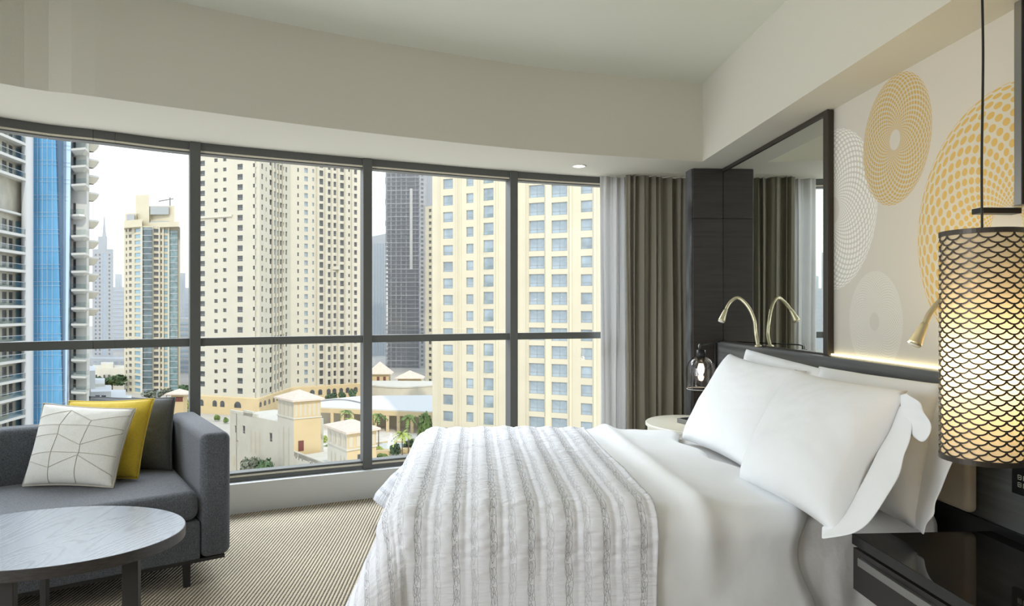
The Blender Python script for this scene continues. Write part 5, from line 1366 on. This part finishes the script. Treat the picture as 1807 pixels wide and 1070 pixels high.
def tree(label, px, py, wpx, hpx, k, z0=GZ, name='tree', group=None):
    c = WZ(px, py, z0); s_ = FPX/(c.x*sp+c.y*cp); w_ = wpx/s_/2/.85; h = hpx/s_
    t = thing(name, label, 'bush' if name == 'bush' else 'tree', (c.x, c.y, z0), group)
    hc = h*.5 if name == 'bush' else h*.64; rz = (h*.5 if name == 'bush' else h*.40)/.8
    place(CR[k][int(px) % 2], 'crown', t, (c.x, c.y, z0+hc), (w_, w_, rz))
    if name != 'bush': place(TRK, 'trunk', t, (c.x, c.y, z0), (h*.5, h*.5, h*.7))
def palm(label, px, py, wpx, hpx, k, group='palms in the court'):
    c = WZ(px, py, PZ); s_ = FPX/(c.x*sp+c.y*cp); r = wpx/s_/2; h = hpx/s_
    t = thing('palm_tree', label, 'tree', (c.x, c.y, PZ), group)
    place(PLM[k], 'fronds', t, (c.x, c.y, PZ+h-r*.75), (r, r, r)); place(PTR, 'trunk', t, (c.x, c.y, PZ), (2.4, 2.4, h-r*.75))
tree('dark street tree before the long pale building', 441, 862, 34, 56, 3); tree('dark street tree with a wide crown beside the slot windows', 467, 872, 38, 60, 0)
tree('broad dark tree before the beige low building', 198, 694, 40, 34, 0); tree('dark round tree at the left end of the beige low building', 172, 688, 18, 24, 0)
tree('grey green tree at the foot of the twin strip tower', 268, 712, 34, 22, 3); tree('grey green tree behind the kiosk', 294, 706, 24, 20, 3); tree('tree between the kiosk and the first mullion', 328, 700, 22, 22, 0)
tree('bright green bush right of the kiosk', 326, 726, 18, 22, 2, name='bush'); tree('dark bush under the kiosk', 312, 732, 16, 14, 0, name='bush'); tree('olive bush near the first mullion', 332, 738, 18, 16, 1, name='bush')
tree('round clipped shrub left under the arched windows', 383, 744, 11, 14, 1, name='bush'); tree('round clipped shrub right under the arched windows', 399.5, 748, 11, 12, 1, name='bush')
tree('dark tree at the arcade left of the round one', 584, 716, 20, 24, 0, z0=-33); tree('small dark tree in the middle of the arcade', 603, 712, 14, 20, 0, z0=-33); tree('tall round dark tree at the right end of the arcade', 622, 712, 17, 26, 0, z0=-33)
palm('dark green palm on the hall forecourt', 611, 792, 30, 76, 0); palm('bright yellow green palm left of the second mullion', 618, 796, 34, 66, 1); palm('bright palm behind the lower turret', 604, 800, 34, 58, 1)
tree('light green tree beside the yellow turret wall', 572, 800, 14, 32, 2); tree('dark leaved tree between the turrets', 576, 808, 12, 24, 1)
palm('tall palm left of the fountain', 668, 800, 38, 80, 0); palm('tall palm in the centre of the court', 721, 802, 40, 80, 0); palm('bushy palm before the fountain', 710, 812, 44, 62, 1)
tree('dark round tree at the edge of the large cream tower', 752, 798, 30, 74, 1, z0=PZ); tree('bright bush at the arcade', 742, 794, 16, 44, 2, z0=PZ, name='bush')
tree('bright bush low beside the second mullion', 657, 818, 20, 32, 2, name='bush'); tree('dark spiky bush at the bottom of the third bay', 676, 818, 26, 20, 1, z0=PZ, name='bush'); tree('dark round bush near the bed corner', 697, 806, 20, 24, 0, z0=PZ, name='bush'); tree('dense bush under the bushy palm', 722, 796, 20, 24, 0, z0=PZ, name='bush'); tree('bushy clump left of the fountain', 668, 800, 20, 14, 2, z0=PZ, name='bush')
for i, px in enumerate((660, 672, 684, 696, 712, 730, 748, 757)):
    tree(['leftmost shrub', 'second shrub from the left', 'third shrub from the left', 'fourth shrub from the left', 'fourth shrub from the right', 'third shrub from the right', 'second shrub from the right', 'tall rightmost shrub'][i]+' in the dark green row under the curved terrace wall', px, 708, 16, 14 if i < 7 else 20, 0 if i % 2 else 1, z0=-33.5, name='bush', group='shrub row under the terrace wall')
# street lamps
for i, px in enumerate((253, 277)):
    c = W(px, 215); t = thing('street_lamp', ['grey street lamp at the foot of the twin strip tower, left one', 'grey street lamp at the foot of the twin strip tower, right one'][i], 'street lamp', (c.x, c.y, GZ))
    zt_ = zat(690, 215); mb = MB(); mb.tube([(c.x, c.y, GZ), (c.x, c.y, zt_)], [.14, .08], 8); obj('pole', mb, m_wshade, t)
    mb = MB(); mb.box(c.x-.05, c.x+1.1, c.y-.1, c.y+.1, zt_, zt_+.12); obj('lamp_head', mb, m_wshade, t)

# --- summer haze lying over the far city
mb = MB(); mb.box(-420, 120, 376, 418, GZ-50, 260)
hm = bpy.data.materials.new('city_haze'); hm.use_nodes = True; ht = hm.node_tree; ht.nodes.clear()
ho = ht.nodes.new('ShaderNodeOutputMaterial'); hv = ht.nodes.new('ShaderNodeVolumeScatter'); hv.inputs['Color'].default_value = (.93, .96, 1, 1); hv.inputs['Density'].default_value = .011; hv.inputs['Anisotropy'].default_value = .2
ht.links.new(hv.outputs[0], ho.inputs['Volume'])
hz = obj('haze', mb, hm); hz['kind'] = 'stuff'; hz['label'] = 'pale summer haze over the far towers'; hz['category'] = 'haze'
